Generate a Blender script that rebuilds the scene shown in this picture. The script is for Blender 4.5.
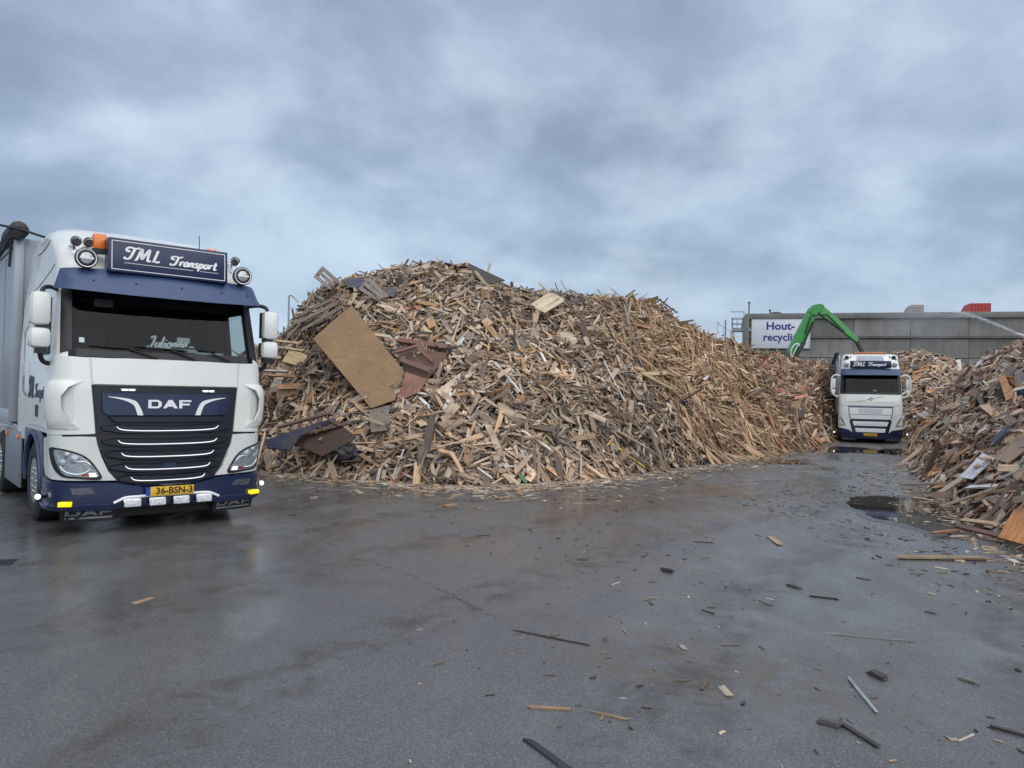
import bpy, bmesh, math, random
import numpy as np
from mathutils import Vector, Matrix, noise
from mathutils.bvhtree import BVHTree

for o in list(bpy.data.objects):
    bpy.data.objects.remove(o, do_unlink=True)
scene = bpy.context.scene
C = scene.collection
rad = math.radians
random.seed(7)
rng = np.random.default_rng(11)

# ------------------------------------------------------------------ camera
F, EYE, PITCH, ROLL = 758.0, 1.78, rad(0.77), rad(1.17)
cam_d = bpy.data.cameras.new('camera')
cam_d.sensor_width = 36.0
cam_d.lens = F / 1024 * 36.0
cam_d.clip_start, cam_d.clip_end = 0.05, 3000
cam = bpy.data.objects.new('camera', cam_d)
C.objects.link(cam)
R0 = Vector((1, 0, 0))
U0 = Vector((0, -math.sin(PITCH), math.cos(PITCH)))
Fw = Vector((0, math.cos(PITCH), math.sin(PITCH)))
Rc = R0 * math.cos(ROLL) + U0 * math.sin(ROLL)
Uc = U0 * math.cos(ROLL) - R0 * math.sin(ROLL)
cam.matrix_world = Matrix(((Rc.x, Uc.x, -Fw.x, 0), (Rc.y, Uc.y, -Fw.y, 0), (Rc.z, Uc.z, -Fw.z, EYE), (0, 0, 0, 1)))
scene.camera = cam
EYEP = Vector((0, 0, EYE))

# ------------------------------------------------------------------ sky, sun, exposure
SUN_EL, SUN_AZ = 54.0, 150.0       # azimuth clockwise from +Y (behind the camera, to the right)
world = bpy.data.worlds.new('World')
scene.world = world
world.use_nodes = True
wn, wl = world.node_tree.nodes, world.node_tree.links
wn.clear()
def W(t, **kw):
    n = wn.new(t)
    for k, v in kw.items():
        setattr(n, k, v)
    return n
def wmath(op, a, b=None):
    n = W('ShaderNodeMath', operation=op)
    for i, v in enumerate((a, b)):
        if v is None: continue
        if isinstance(v, (int, float)): n.inputs[i].default_value = v
        else: wl.new(v, n.inputs[i])
    return n.outputs[0]
w_out = W('ShaderNodeOutputWorld')
w_bg = W('ShaderNodeBackground')
w_bg.inputs['Strength'].default_value = 0.1
sky = W('ShaderNodeTexSky', sky_type='NISHITA')
sky.sun_disc = False
sky.sun_elevation = rad(SUN_EL)
sky.sun_rotation = rad(SUN_AZ)
sky.air_density, sky.dust_density = 1.0, 2.0
tc = W('ShaderNodeTexCoord')
sep = W('ShaderNodeSeparateXYZ')
wl.new(tc.outputs['Generated'], sep.inputs[0])
zc = wmath('MAXIMUM', sep.outputs['Z'], 0.0)
den = wmath('ADD', zc, 0.42)
comb = W('ShaderNodeCombineXYZ')
wl.new(wmath('DIVIDE', sep.outputs['X'], den), comb.inputs[0])
wl.new(wmath('DIVIDE', sep.outputs['Y'], den), comb.inputs[1])
def wnoise(scale, detail, rough, dist, loc, sc=(1, 1, 1)):
    mp = W('ShaderNodeMapping')
    mp.inputs['Location'].default_value = loc
    mp.inputs['Scale'].default_value = sc
    wl.new(comb.outputs[0], mp.inputs[0])
    n = W('ShaderNodeTexNoise')
    n.inputs['Scale'].default_value = scale
    n.inputs['Detail'].default_value = detail
    n.inputs['Roughness'].default_value = rough
    n.inputs['Distortion'].default_value = dist
    wl.new(mp.outputs[0], n.inputs['Vector'])
    return n.outputs['Fac']
def wramp(fac, stops):
    r = W('ShaderNodeValToRGB')
    r.color_ramp.interpolation = 'B_SPLINE'
    e = r.color_ramp.elements
    while len(e) < len(stops): e.new(0.5)
    for i, (p, c) in enumerate(stops):
        e[i].position = p
        e[i].color = (c[0], c[1], c[2], 1)
    wl.new(fac, r.inputs[0])
    return r.outputs[0]
def wmix(fac, a, b, mode='MIX'):
    m = W('ShaderNodeMix', data_type='RGBA', blend_type=mode)
    for key, v in ((0, fac), (6, a), (7, b)):
        if isinstance(v, (int, float)): m.inputs[key].default_value = v
        elif isinstance(v, tuple): m.inputs[key].default_value = v
        else: wl.new(v, m.inputs[key])
    return m.outputs[2]
big = wnoise(1.3, 4.0, 0.5, 0.15, (3.1, 1.7, 0), (0.9, 0.9, 1))
mid = wnoise(3.8, 7.0, 0.52, 0.12, (8.3, 2.4, 0), (0.9, 0.9, 1))
cl = wmath('ADD', wmath('MULTIPLY', big, 0.55), wmath('MULTIPLY', mid, 0.45))
cloud_col = wramp(cl, [(0.37, (.165, .205, .295)), (0.45, (.225, .272, .38)), (0.52, (.30, .355, .475)), (0.61, (.49, .55, .665))])
# thin brighter breaks, more of them low over the horizon
brk = wnoise(3.0, 8.0, 0.56, 0.15, (1.2, 7.7, 0), (0.85, 0.9, 1))
brk_m = wramp(brk, [(0.50, (0, 0, 0)), (0.68, (1, 1, 1))])
low = wramp(sep.outputs['Z'], [(0.0, (1, 1, 1)), (0.08, (0.7, 0.7, 0.7)), (0.17, (0.08, 0.08, 0.08)), (1.0, (0.0, 0.0, 0.0))])
teal = wramp(sep.outputs['Z'], [(0.0, (1, 1, 1)), (0.10, (.95, 1, 1)), (0.20, (.80, .95, .95)), (0.34, (.97, .98, 1)), (1.0, (1, 1, 1))])
cloud_col = wmix(1.0, cloud_col, teal, 'MULTIPLY')
hor = wmix(wmath('MULTIPLY', low, 0.75), cloud_col, (.40, .53, .65, 1))
cc = wmix(wmath('MULTIPLY', brk_m, 0.48), hor, (.62, .72, .84, 1))
vs_ = W('ShaderNodeVectorMath', operation='SCALE')
wl.new(cc, vs_.inputs[0])
vs_.inputs['Scale'].default_value = 10.0
fin = wmix(0.10, vs_.outputs[0], sky.outputs[0])
wl.new(fin, w_bg.inputs['Color'])
wl.new(w_bg.outputs[0], w_out.inputs[0])

sun_d = bpy.data.lights.new('sun', 'SUN')
sun_d.energy = 2.0
sun_d.angle = rad(95)
sun_d.color = (1.0, 0.965, 0.92)
sun = bpy.data.objects.new('sun', sun_d)
C.objects.link(sun)
sv = Vector((math.sin(rad(SUN_AZ)) * math.cos(rad(SUN_EL)), math.cos(rad(SUN_AZ)) * math.cos(rad(SUN_EL)), math.sin(rad(SUN_EL))))
sun.rotation_euler = sv.to_track_quat('Z', 'Y').to_euler()
sun.location = (0, 0, 60)
scene.view_settings.view_transform = 'Standard'
scene.view_settings.look = 'None'
scene.view_settings.exposure = 0.42
scene.view_settings.gamma = 1.0
scene.render.resolution_x, scene.render.resolution_y = 1024, 768

# ------------------------------------------------------------------ photo ray helpers (return points of the place, in metres)
def ray(px, py):
    a, b = px - 512.0, py - 384.0
    c, s = math.cos(ROLL), math.sin(ROLL)
    x, y = a * c + b * s, -a * s + b * c
    X, V = x / F, -y / F
    return Vector((X, math.cos(PITCH) - V * math.sin(PITCH), math.sin(PITCH) + V * math.cos(PITCH)))
def G(px, py, z=0.0):
    d = ray(px, py)
    return EYEP + d * ((z - EYE) / d.z)
def AT(px, py, depth):
    d = ray(px, py)
    return EYEP + d * (depth / d.y)

# ------------------------------------------------------------------ objects
def tag(o, label=None, cat=None, group=None, kind=None):
    if label: o['label'] = label
    if cat: o['category'] = cat
    if group: o['group'] = group
    if kind: o['kind'] = kind
    return o
def empty(name, loc=(0, 0, 0), rz=0.0):
    o = bpy.data.objects.new(name, None)
    o.empty_display_size = 0.2
    o.location = loc
    o.rotation_euler = (0, 0, rz)
    C.objects.link(o)
    return o
def link(name, me, mat=None, parent=None, smooth=None):
    if mat is not None:
        for m in (mat if isinstance(mat, (list, tuple)) else [mat]):
            me.materials.append(m)
    o = bpy.data.objects.new(name, me)
    C.objects.link(o)
    if parent is not None: o.parent = parent
    if smooth:
        me.polygons.foreach_set('use_smooth', [True] * len(me.polygons))
        me.set_sharp_from_angle(angle=rad(smooth))
    return o

class MB:
    """collects shapes, then links them as one mesh object"""
    def __init__(s):
        s.v, s.f, s.m = [], [], []
    def add(s, vs, fs, mi=0):
        n = len(s.v)
        s.v += [tuple(v) for v in vs]
        s.f += [tuple(i + n for i in f) for f in fs]
        s.m += [mi] * len(fs)
        return s
    def box(s, c, d, rot=None, ch=0.0, mi=0):
        x, y, z = d[0] / 2, d[1] / 2, d[2] / 2
        c = Vector(c)
        if ch <= 0:
            vs = [Vector((i * x, j * y, k * z)) for k in (-1, 1) for j in (-1, 1) for i in (-1, 1)]
            fs = [(0, 2, 3, 1), (4, 5, 7, 6), (0, 1, 5, 4), (2, 6, 7, 3), (0, 4, 6, 2), (1, 3, 7, 5)]
        else:
            bm = bmesh.new()
            bmesh.ops.create_cube(bm, size=1.0)
            for v in bm.verts: v.co = Vector((v.co.x * d[0], v.co.y * d[1], v.co.z * d[2]))
            bmesh.ops.bevel(bm, geom=bm.edges[:], offset=min(ch, min(d) * 0.49), segments=2, profile=0.5, affect='EDGES')
            bm.verts.index_update()
            vs = [v.co.copy() for v in bm.verts]
            fs = [tuple(v.index for v in f.verts) for f in bm.faces]
            bm.free()
        if rot is not None: vs = [rot @ v for v in vs]
        return s.add([v + c for v in vs], fs, mi)
    def tube(s, pts, r, n=8, cap=True, mi=0, flat=1.0):
        pts = [Vector(p) for p in pts]
        rs = r if isinstance(r, (list, tuple)) else [r] * len(pts)
        vs, fs = [], []
        ref = None
        for i, p in enumerate(pts):
            t = (pts[min(i + 1, len(pts) - 1)] - pts[max(i - 1, 0)])
            t = t.normalized() if t.length > 1e-9 else Vector((0, 0, 1))
            if ref is None:
                ref = Vector((0, 0, 1)) if abs(t.z) < 0.9 else Vector((1, 0, 0))
            a = (ref - t * ref.dot(t))
            a = a.normalized() if a.length > 1e-6 else t.orthogonal().normalized()
            b = t.cross(a)
            ref = a
            for k in range(n):
                th = 2 * math.pi * k / n
                vs.append(p + a * (math.cos(th) * rs[i] * flat) + b * (math.sin(th) * rs[i]))
        for i in range(len(pts) - 1):
            for k in range(n):
                k2 = (k + 1) % n
                fs.append((i * n + k, i * n + k2, (i + 1) * n + k2, (i + 1) * n + k))
        if cap:
            fs.append(tuple(range(n - 1, -1, -1)))
            fs.append(tuple((len(pts) - 1) * n + k for k in range(n)))
        return s.add(vs, fs, mi)
    def lathe(s, prof, c, axis='X', n=24, mi=0, close=False):
        """prof: (radius, along)"""
        c = Vector(c)
        vs, fs = [], []
        for r, a in prof:
            for k in range(n):
                th = 2 * math.pi * k / n
                p, q = r * math.cos(th), r * math.sin(th)
                vs.append(c + (Vector((a, p, q)) if axis == 'X' else Vector((p, a, q)) if axis == 'Y' else Vector((p, q, a))))
        m = len(prof)
        for i in range(m - 1 + (1 if close else 0)):
            j = (i + 1) % m
            for k in range(n):
                k2 = (k + 1) % n
                fs.append((i * n + k, i * n + k2, j * n + k2, j * n + k))
        if not close:
            if prof[0][0] > 1e-6: fs.append(tuple(range(n - 1, -1, -1)))
            if prof[-1][0] > 1e-6: fs.append(tuple((m - 1) * n + k for k in range(n)))
        return s.add(vs, fs, mi)
    def prism(s, poly, a0, a1, axis='Y', mi=0):
        """poly in the plane normal to axis; axis X: (y,z), Y: (x,z), Z: (x,y)"""
        def P(p, a):
            return (a, p[0], p[1]) if axis == 'X' else (p[0], a, p[1]) if axis == 'Y' else (p[0], p[1], a)
        n = len(poly)
        vs = [P(p, a0) for p in poly] + [P(p, a1) for p in poly]
        fs = [tuple(range(n - 1, -1, -1)), tuple(range(n, 2 * n))]
        for i in range(n):
            j = (i + 1) % n
            fs.append((i, j, n + j, n + i))
        return s.add(vs, fs, mi)
    def mesh(s, name, recalc=True):
        me = bpy.data.meshes.new(name)
        me.from_pydata(s.v, [], s.f)
        me.polygons.foreach_set('material_index', s.m)
        if recalc:
            bm = bmesh.new(); bm.from_mesh(me)
            bmesh.ops.recalc_face_normals(bm, faces=bm.faces[:])
            bm.to_mesh(me); bm.free()
        me.update()
        return me
    def build(s, name, mat, parent=None, smooth=35, recalc=True):
        return link(name, s.mesh(name, recalc), mat, parent, smooth)

# ------------------------------------------------------------------ materials
def new_mat(name):
    m = bpy.data.materials.new(name)
    m.use_nodes = True
    nt = m.node_tree
    b = nt.nodes['Principled BSDF']
    return m, nt, b
def setb(b, **kw):
    for k, v in kw.items():
        b.inputs[k.replace('_', ' ')].default_value = v
def mat(name, col, rough=0.5, metal=0.0, var=0.12, scale=6.0, bump=0.0, bscale=60.0, coat=0.0, emit=None, estr=0.0, dirt=0.0, dirtcol=(0.09, 0.075, 0.06)):
    m, nt, b = new_mat(name)
    N, L = nt.nodes, nt.links
    t = N.new('ShaderNodeTexCoord')
    n = N.new('ShaderNodeTexNoise')
    n.inputs['Scale'].default_value = scale
    n.inputs['Detail'].default_value = 6
    n.inputs['Roughness'].default_value = 0.6
    L.new(t.outputs['Object'], n.inputs['Vector'])
    mr = N.new('ShaderNodeMapRange')
    mr.inputs[1].default_value, mr.inputs[2].default_value = 0.25, 0.75
    mr.inputs[3].default_value, mr.inputs[4].default_value = 1 - var, 1 + var * 0.6
    L.new(n.outputs['Fac'], mr.inputs[0])
    mx = N.new('ShaderNodeMix'); mx.data_type = 'RGBA'; mx.blend_type = 'MULTIPLY'
    mx.inputs[0].default_value = 1.0
    mx.inputs[6].default_value = (*col, 1)
    L.new(mr.outputs[0], mx.inputs[7])
    out = mx.outputs[2]
    if dirt > 0:
        n2 = N.new('ShaderNodeTexNoise')
        n2.inputs['Scale'].default_value = scale * 0.6
        n2.inputs['Detail'].default_value = 9
        n2.inputs['Roughness'].default_value = 0.7
        L.new(t.outputs['Object'], n2.inputs['Vector'])
        r2 = N.new('ShaderNodeMapRange')
        r2.inputs[1].default_value, r2.inputs[2].default_value = 0.48, 0.78
        r2.inputs[3].default_value, r2.inputs[4].default_value = 0.0, dirt
        L.new(n2.outputs['Fac'], r2.inputs[0])
        m2 = N.new('ShaderNodeMix'); m2.data_type = 'RGBA'
        L.new(r2.outputs[0], m2.inputs[0]); L.new(out, m2.inputs[6])
        m2.inputs[7].default_value = (*dirtcol, 1)
        out = m2.outputs[2]
    L.new(out, b.inputs['Base Color'])
    rr = N.new('ShaderNodeMapRange')
    rr.inputs[3].default_value, rr.inputs[4].default_value = max(0.02, rough * 0.85), min(1, rough * 1.2)
    L.new(n.outputs['Fac'], rr.inputs[0])
    L.new(rr.outputs[0], b.inputs['Roughness'])
    b.inputs['Metallic'].default_value = metal
    if coat: b.inputs['Coat Weight'].default_value = coat; b.inputs['Coat Roughness'].default_value = 0.06
    if bump > 0:
        n3 = N.new('ShaderNodeTexNoise'); n3.inputs['Scale'].default_value = bscale; n3.inputs['Detail'].default_value = 4
        L.new(t.outputs['Object'], n3.inputs['Vector'])
        bp = N.new('ShaderNodeBump'); bp.inputs['Strength'].default_value = bump; bp.inputs['Distance'].default_value = 0.01
        L.new(n3.outputs['Fac'], bp.inputs['Height']); L.new(bp.outputs[0], b.inputs['Normal'])
    if emit:
        b.inputs['Emission Color'].default_value = (*emit, 1)
        b.inputs['Emission Strength'].default_value = estr
    return m
def glass_mat(name, tint, rough=0.02, refl=1.0, opacity=0.0):
    m, nt, b = new_mat(name)
    N, L = nt.nodes, nt.links
    N.remove(b)
    o = [n for n in N if n.type == 'OUTPUT_MATERIAL'][0]
    tr = N.new('ShaderNodeBsdfTransparent'); tr.inputs[0].default_value = (*tint, 1)
    gl = N.new('ShaderNodeBsdfGlossy'); gl.inputs['Roughness'].default_value = rough
    gl.inputs[0].default_value = (refl, refl, refl, 1)
    lw = N.new('ShaderNodeFresnel'); lw.inputs['IOR'].default_value = 1.5
    mx = N.new('ShaderNodeMixShader')
    ge = N.new('ShaderNodeNewGeometry'); iv = N.new('ShaderNodeMath'); iv.operation = 'SUBTRACT'; iv.inputs[0].default_value = 1.0
    L.new(ge.outputs['Backfacing'], iv.inputs[1]); ml = N.new('ShaderNodeMath'); ml.operation = 'MULTIPLY'
    L.new(lw.outputs[0], ml.inputs[0]); L.new(iv.outputs[0], ml.inputs[1])      # outer face only: a thin pane has no inner total reflection
    L.new(ml.outputs[0], mx.inputs[0]); L.new(tr.outputs[0], mx.inputs[1]); L.new(gl.outputs[0], mx.inputs[2])
    n = N.new('ShaderNodeTexNoise'); n.inputs['Scale'].default_value = 3.0
    r = N.new('ShaderNodeMapRange'); r.inputs[3].default_value, r.inputs[4].default_value = rough * 0.5, rough * 1.6
    L.new(n.outputs['Fac'], r.inputs[0]); L.new(r.outputs[0], gl.inputs['Roughness'])
    L.new(mx.outputs[0], o.inputs[0])
    return m

M = {}
M['white'] = mat('white_paint', (0.73, 0.75, 0.71), 0.3, var=0.05, scale=2.0, coat=0.5, dirt=0.10, dirtcol=(0.35, 0.33, 0.30))
M['white_dirty'] = mat('white_paint_road_film', (0.66, 0.68, 0.65), 0.35, var=0.06, scale=3.0, coat=0.4, dirt=0.45, dirtcol=(0.34, 0.32, 0.29))
M['blue'] = mat('deep_blue_paint', (0.005, 0.015, 0.060), 0.26, var=0.15, scale=2.5, coat=0.5, dirt=0.28, dirtcol=(0.05, 0.05, 0.052))
M['visor_blue'] = mat('visor_blue_paint', (0.036, 0.064, 0.150), 0.4, var=0.08, scale=2.0)
M['sign_blue'] = mat('sign_blue_face', (0.008, 0.018, 0.066), 0.3, var=0.06, scale=2.0)
M['black'] = mat('black_plastic', (0.012, 0.012, 0.014), 0.45, var=0.25, scale=8.0)
M['grille'] = mat('grille_dark_plastic', (0.005, 0.007, 0.017), 0.40, var=0.2, scale=6.0)
M['rubber'] = mat('tyre_rubber', (0.022, 0.022, 0.023), 0.75, var=0.3, scale=9.0, bump=0.3, dirt=0.25, dirtcol=(0.06, 0.055, 0.05))
M['chrome'] = mat('chrome_trim', (0.75, 0.76, 0.78), 0.16, metal=1.0, var=0.05)
M['alu'] = mat('aluminium_rim', (0.55, 0.56, 0.57), 0.3, metal=1.0, var=0.15, dirt=0.4)
M['letter'] = mat('white_lettering', (0.78, 0.79, 0.80), 0.4, var=0.04)
M['dark_letter'] = mat('dark_blue_lettering', (0.02, 0.03, 0.07), 0.4, var=0.1)
M['plate'] = mat('yellow_number_plate', (0.72, 0.42, 0.02), 0.45, var=0.06)
M['plate_ink'] = mat('plate_ink', (0.02, 0.015, 0.01), 0.5, var=0.1)
M['plate_eu'] = mat('plate_blue_band', (0.02, 0.05, 0.35), 0.45, var=0.1)
M['amber'] = mat('amber_lens', (0.85, 0.20, 0.015), 0.2, var=0.1, coat=0.5)
M['amber_dull'] = mat('dull_amber_lens', (0.50, 0.19, 0.07), 0.3, var=0.2)
M['amber_lit'] = mat('lit_amber_lens', (0.9, 0.55, 0.02), 0.2, var=0.05, emit=(1.0, 0.55, 0.0), estr=0.9)
M['led'] = mat('lit_white_led', (0.9, 0.9, 0.9), 0.2, var=0.02, emit=(1.0, 0.98, 0.93), estr=1.1)
M['lamp_glass'] = mat('lamp_reflector', (0.50, 0.52, 0.54), 0.14, metal=0.45, var=0.45, scale=26.0, bump=0.35, bscale=40)
M['red_lens'] = mat('red_lens', (0.5, 0.05, 0.02), 0.25, var=0.1)
M['clear'] = glass_mat('clear_lens', (0.92, 0.94, 0.95))
M['screen'] = glass_mat('windscreen_glass', (0.82, 0.86, 0.86), refl=0.42)
M['lens'] = mat('clear_lamp_lens', (0.74, 0.76, 0.78), 0.15, var=0.6, scale=40.0, coat=0.6)
M['fog'] = mat('dark_fog_lens', (0.10, 0.11, 0.13), 0.1, metal=0.3, var=0.8, scale=30.0, coat=0.8)
M['ring'] = mat('white_lamp_ring', (0.8, 0.81, 0.82), 0.3, var=0.04)
M['interior'] = mat('cab_interior', (0.022, 0.022, 0.026), 0.8, var=0.3, scale=5)
M['seat'] = mat('seat_fabric', (0.03, 0.03, 0.035), 0.9, var=0.3, scale=12)
M['paper'] = mat('pale_paper', (0.55, 0.62, 0.60), 0.8, var=0.08)
M['skirt'] = mat('grey_side_skirt', (0.17, 0.19, 0.22), 0.35, var=0.1, scale=3, dirt=0.2)
M['trailer'] = mat('grey_trailer_paint', (0.25, 0.285, 0.34), 0.32, var=0.06, scale=1.4, coat=0.2, dirt=0.2, dirtcol=(0.2, 0.21, 0.23))
M['trailer_post'] = mat('pale_trailer_post', (0.34, 0.375, 0.42), 0.35, var=0.06, scale=2, dirt=0.15)
M['tarp'] = mat('rolled_black_tarp', (0.03, 0.03, 0.032), 0.6, var=0.4, scale=8, bump=0.5, bscale=20)
M['steel'] = mat('galvanised_steel', (0.30, 0.31, 0.33), 0.45, metal=0.7, var=0.2, scale=9)
M['green'] = mat('green_boom_paint', (0.02, 0.26, 0.035), 0.35, var=0.15, scale=1.5, coat=0.3, dirt=0.2)
M['dark_steel'] = mat('dark_steel', (0.05, 0.05, 0.052), 0.5, metal=0.6, var=0.3)

def plywood_mat():
    m, nt, b = new_mat('plywood')
    N, L = nt.nodes, nt.links
    lc = N.new('ShaderNodeAttribute'); lc.attribute_name = 'lc'
    def nz(sc, scale, d, dist=0.0):
        mp = N.new('ShaderNodeMapping'); mp.inputs['Scale'].default_value = sc; L.new(lc.outputs['Vector'], mp.inputs[0])
        n = N.new('ShaderNodeTexNoise'); n.inputs['Scale'].default_value = scale; n.inputs['Detail'].default_value = d; n.inputs['Roughness'].default_value = .65; n.inputs['Distortion'].default_value = dist
        L.new(mp.outputs[0], n.inputs['Vector']); return n.outputs['Fac']
    r1 = N.new('ShaderNodeValToRGB'); e = r1.color_ramp.elements
    e[0].position, e[0].color = .30, (.135, .075, .032, 1); e[1].position, e[1].color = .72, (.29, .175, .078, 1)
    ad = N.new('ShaderNodeMath'); ad.operation = 'ADD'; ad.use_clamp = True
    m1 = N.new('ShaderNodeMath'); m1.operation = 'MULTIPLY'; m1.inputs[1].default_value = .55; L.new(nz((1, 2.2, 1), 2.2, 5, .8), m1.inputs[0])
    m2 = N.new('ShaderNodeMath'); m2.operation = 'MULTIPLY'; m2.inputs[1].default_value = .45; L.new(nz((1, 3, 1), 14, 6), m2.inputs[0])
    L.new(m1.outputs[0], ad.inputs[0]); L.new(m2.outputs[0], ad.inputs[1]); L.new(ad.outputs[0], r1.inputs[0])
    L.new(r1.outputs[0], b.inputs['Base Color']); b.inputs['Roughness'].default_value = .6
    return m
M['plywood'] = plywood_mat()

# ------------------------------------------------------------------ curved cab surface
def interp(tab, z, k):
    if z <= tab[0][0]: return tab[0][k]
    for a, b in zip(tab, tab[1:]):
        if z <= b[0]:
            f = (z - a[0]) / (b[0] - a[0])
            return a[k] + (b[k] - a[k]) * f
    return tab[-1][k]
class Surf:
    """front-and-sides surface of a cab: rows (z, front y, half width, corner radius, bow)"""
    def __init__(s, tab, rear):
        s.tab, s.rear = tab, rear
    def par(s, z):
        return [interp(s.tab, z, k) for k in (1, 2, 3, 4)]
    def ends(s, z):
        y0, w, r, b = s.par(z)
        th0 = math.atan2(2 * b, w - r)
        xf = w - r * (1 - math.sin(th0))
        return y0, w, r, b, th0, xf, r * (math.pi / 2 - th0)
    def P(s, u, z, h=0.0):
        y0, w, r, b, th0, xf, la = s.ends(z)
        sg = 1 if u >= 0 else -1
        a = abs(u)
        if a <= xf:
            x, y, th = a, y0 + b * (a / xf) ** 2, th0 * a / xf
        elif a <= xf + la:
            th = th0 + (a - xf) / r
            x, y = xf + r * (math.sin(th) - math.sin(th0)), y0 + b + r * (math.cos(th0) - math.cos(th))
        else:
            th = math.pi / 2
            x, y = xf + r * (1 - math.sin(th0)), y0 + b + r * math.cos(th0) + (a - xf - la)
        return Vector((sg * (x + h * math.sin(th)), y - h * math.cos(th), z))
    def U(s, t, z):
        """t in -1..1: 0-.5 front, .5-.7 corner, .7-1 side up to the rear"""
        y0, w, r, b, th0, xf, la = s.ends(z)
        a = abs(t)
        ys = y0 + b + r * math.cos(th0)
        if a <= 0.5: u = a / 0.5 * xf
        elif a <= 0.7: u = xf + (a - 0.5) / 0.2 * la
        else: u = xf + la + (a - 0.7) / 0.3 * max(0.01, s.rear - ys)
        return u if t >= 0 else -u
    def side_u(s, y, z):
        y0, w, r, b, th0, xf, la = s.ends(z)
        return xf + la + (y - (y0 + b + r * math.cos(th0)))

def inset(poly, d):
    n = len(poly)
    area = sum(poly[i][0] * poly[(i + 1) % n][1] - poly[(i + 1) % n][0] * poly[i][1] for i in range(n))
    sg = 1 if area > 0 else -1
    out = []
    for i in range(n):
        p0, p1, p2 = Vector(poly[i - 1]), Vector(poly[i]), Vector(poly[(i + 1) % n])
        e1, e2 = (p1 - p0).normalized(), (p2 - p1).normalized()
        n1, n2 = Vector((-e1.y, e1.x)) * sg, Vector((-e2.y, e2.x)) * sg
        m = n1 + n2
        m = m / max(0.35, m.length_squared) * 2 if m.length > 1e-6 else n1
        out.append(tuple(p1 + m * d * 0.5 * 1.0))
    return out
def panel(name, poly, fn, h0, h1, material, parent, bev=0.008, du=0.09, dz=0.14, smooth=40):
    """a plate with rounded rim; outline in (u, z), laid on the surface fn(u, z, h)"""
    bm = bmesh.new()
    rings = [(poly, h0), (poly, h1 - bev), (inset(poly, bev), h1)]
    vs = [[bm.verts.new((p[0], p[1], h)) for p in pl] for pl, h in rings]
    n = len(poly)
    for a, b in zip(vs, vs[1:]):
        for i in range(n):
            j = (i + 1) % n
            bm.faces.new((a[i], a[j], b[j], b[i]))
    top = bm.faces.new(vs[2]); bot = bm.faces.new(vs[0][::-1])
    bm.normal_update()
    bmesh.ops.triangulate(bm, faces=[top, bot])
    us, zs = [p[0] for p in poly], [p[1] for p in poly]
    for lo, hi, st, ax in ((min(us), max(us), du, 0), (min(zs), max(zs), dz, 1)):
        k = int((hi - lo) / st) + 1
        for i in range(1, k):
            co = [0, 0, 0]; co[ax] = lo + (hi - lo) * i / k
            no = [0, 0, 0]; no[ax] = 1
            bmesh.ops.bisect_plane(bm, geom=bm.verts[:] + bm.edges[:] + bm.faces[:], plane_co=co, plane_no=no)
    for v in bm.verts: v.co = fn(v.co.x, v.co.y, v.co.z)
    bmesh.ops.recalc_face_normals(bm, faces=bm.faces[:])
    me = bpy.data.meshes.new(name); bm.to_mesh(me); bm.free()
    return link(name, me, material, parent, smooth)
def mirror(poly):
    return [(-u, z) for u, z in poly][::-1]
def curve_pts(pts, n=6, closed=False):
    """Catmull-Rom"""
    P = [Vector(p) for p in pts]
    out = []
    m = len(P)
    for i in range(m if closed else m - 1):
        if closed: a, b, c, d = P[i - 1], P[i], P[(i + 1) % m], P[(i + 2) % m]
        else: a, b, c, d = P[max(i - 1, 0)], P[i], P[i + 1], P[min(i + 2, m - 1)]
        for k in range(n):
            t = k / n
            out.append(0.5 * ((2 * b) + (c - a) * t + (2 * a - 5 * b + 4 * c - d) * t * t + (3 * b - a - 3 * c + d) * t ** 3))
    if not closed: out.append(P[-1])
    return out

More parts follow.
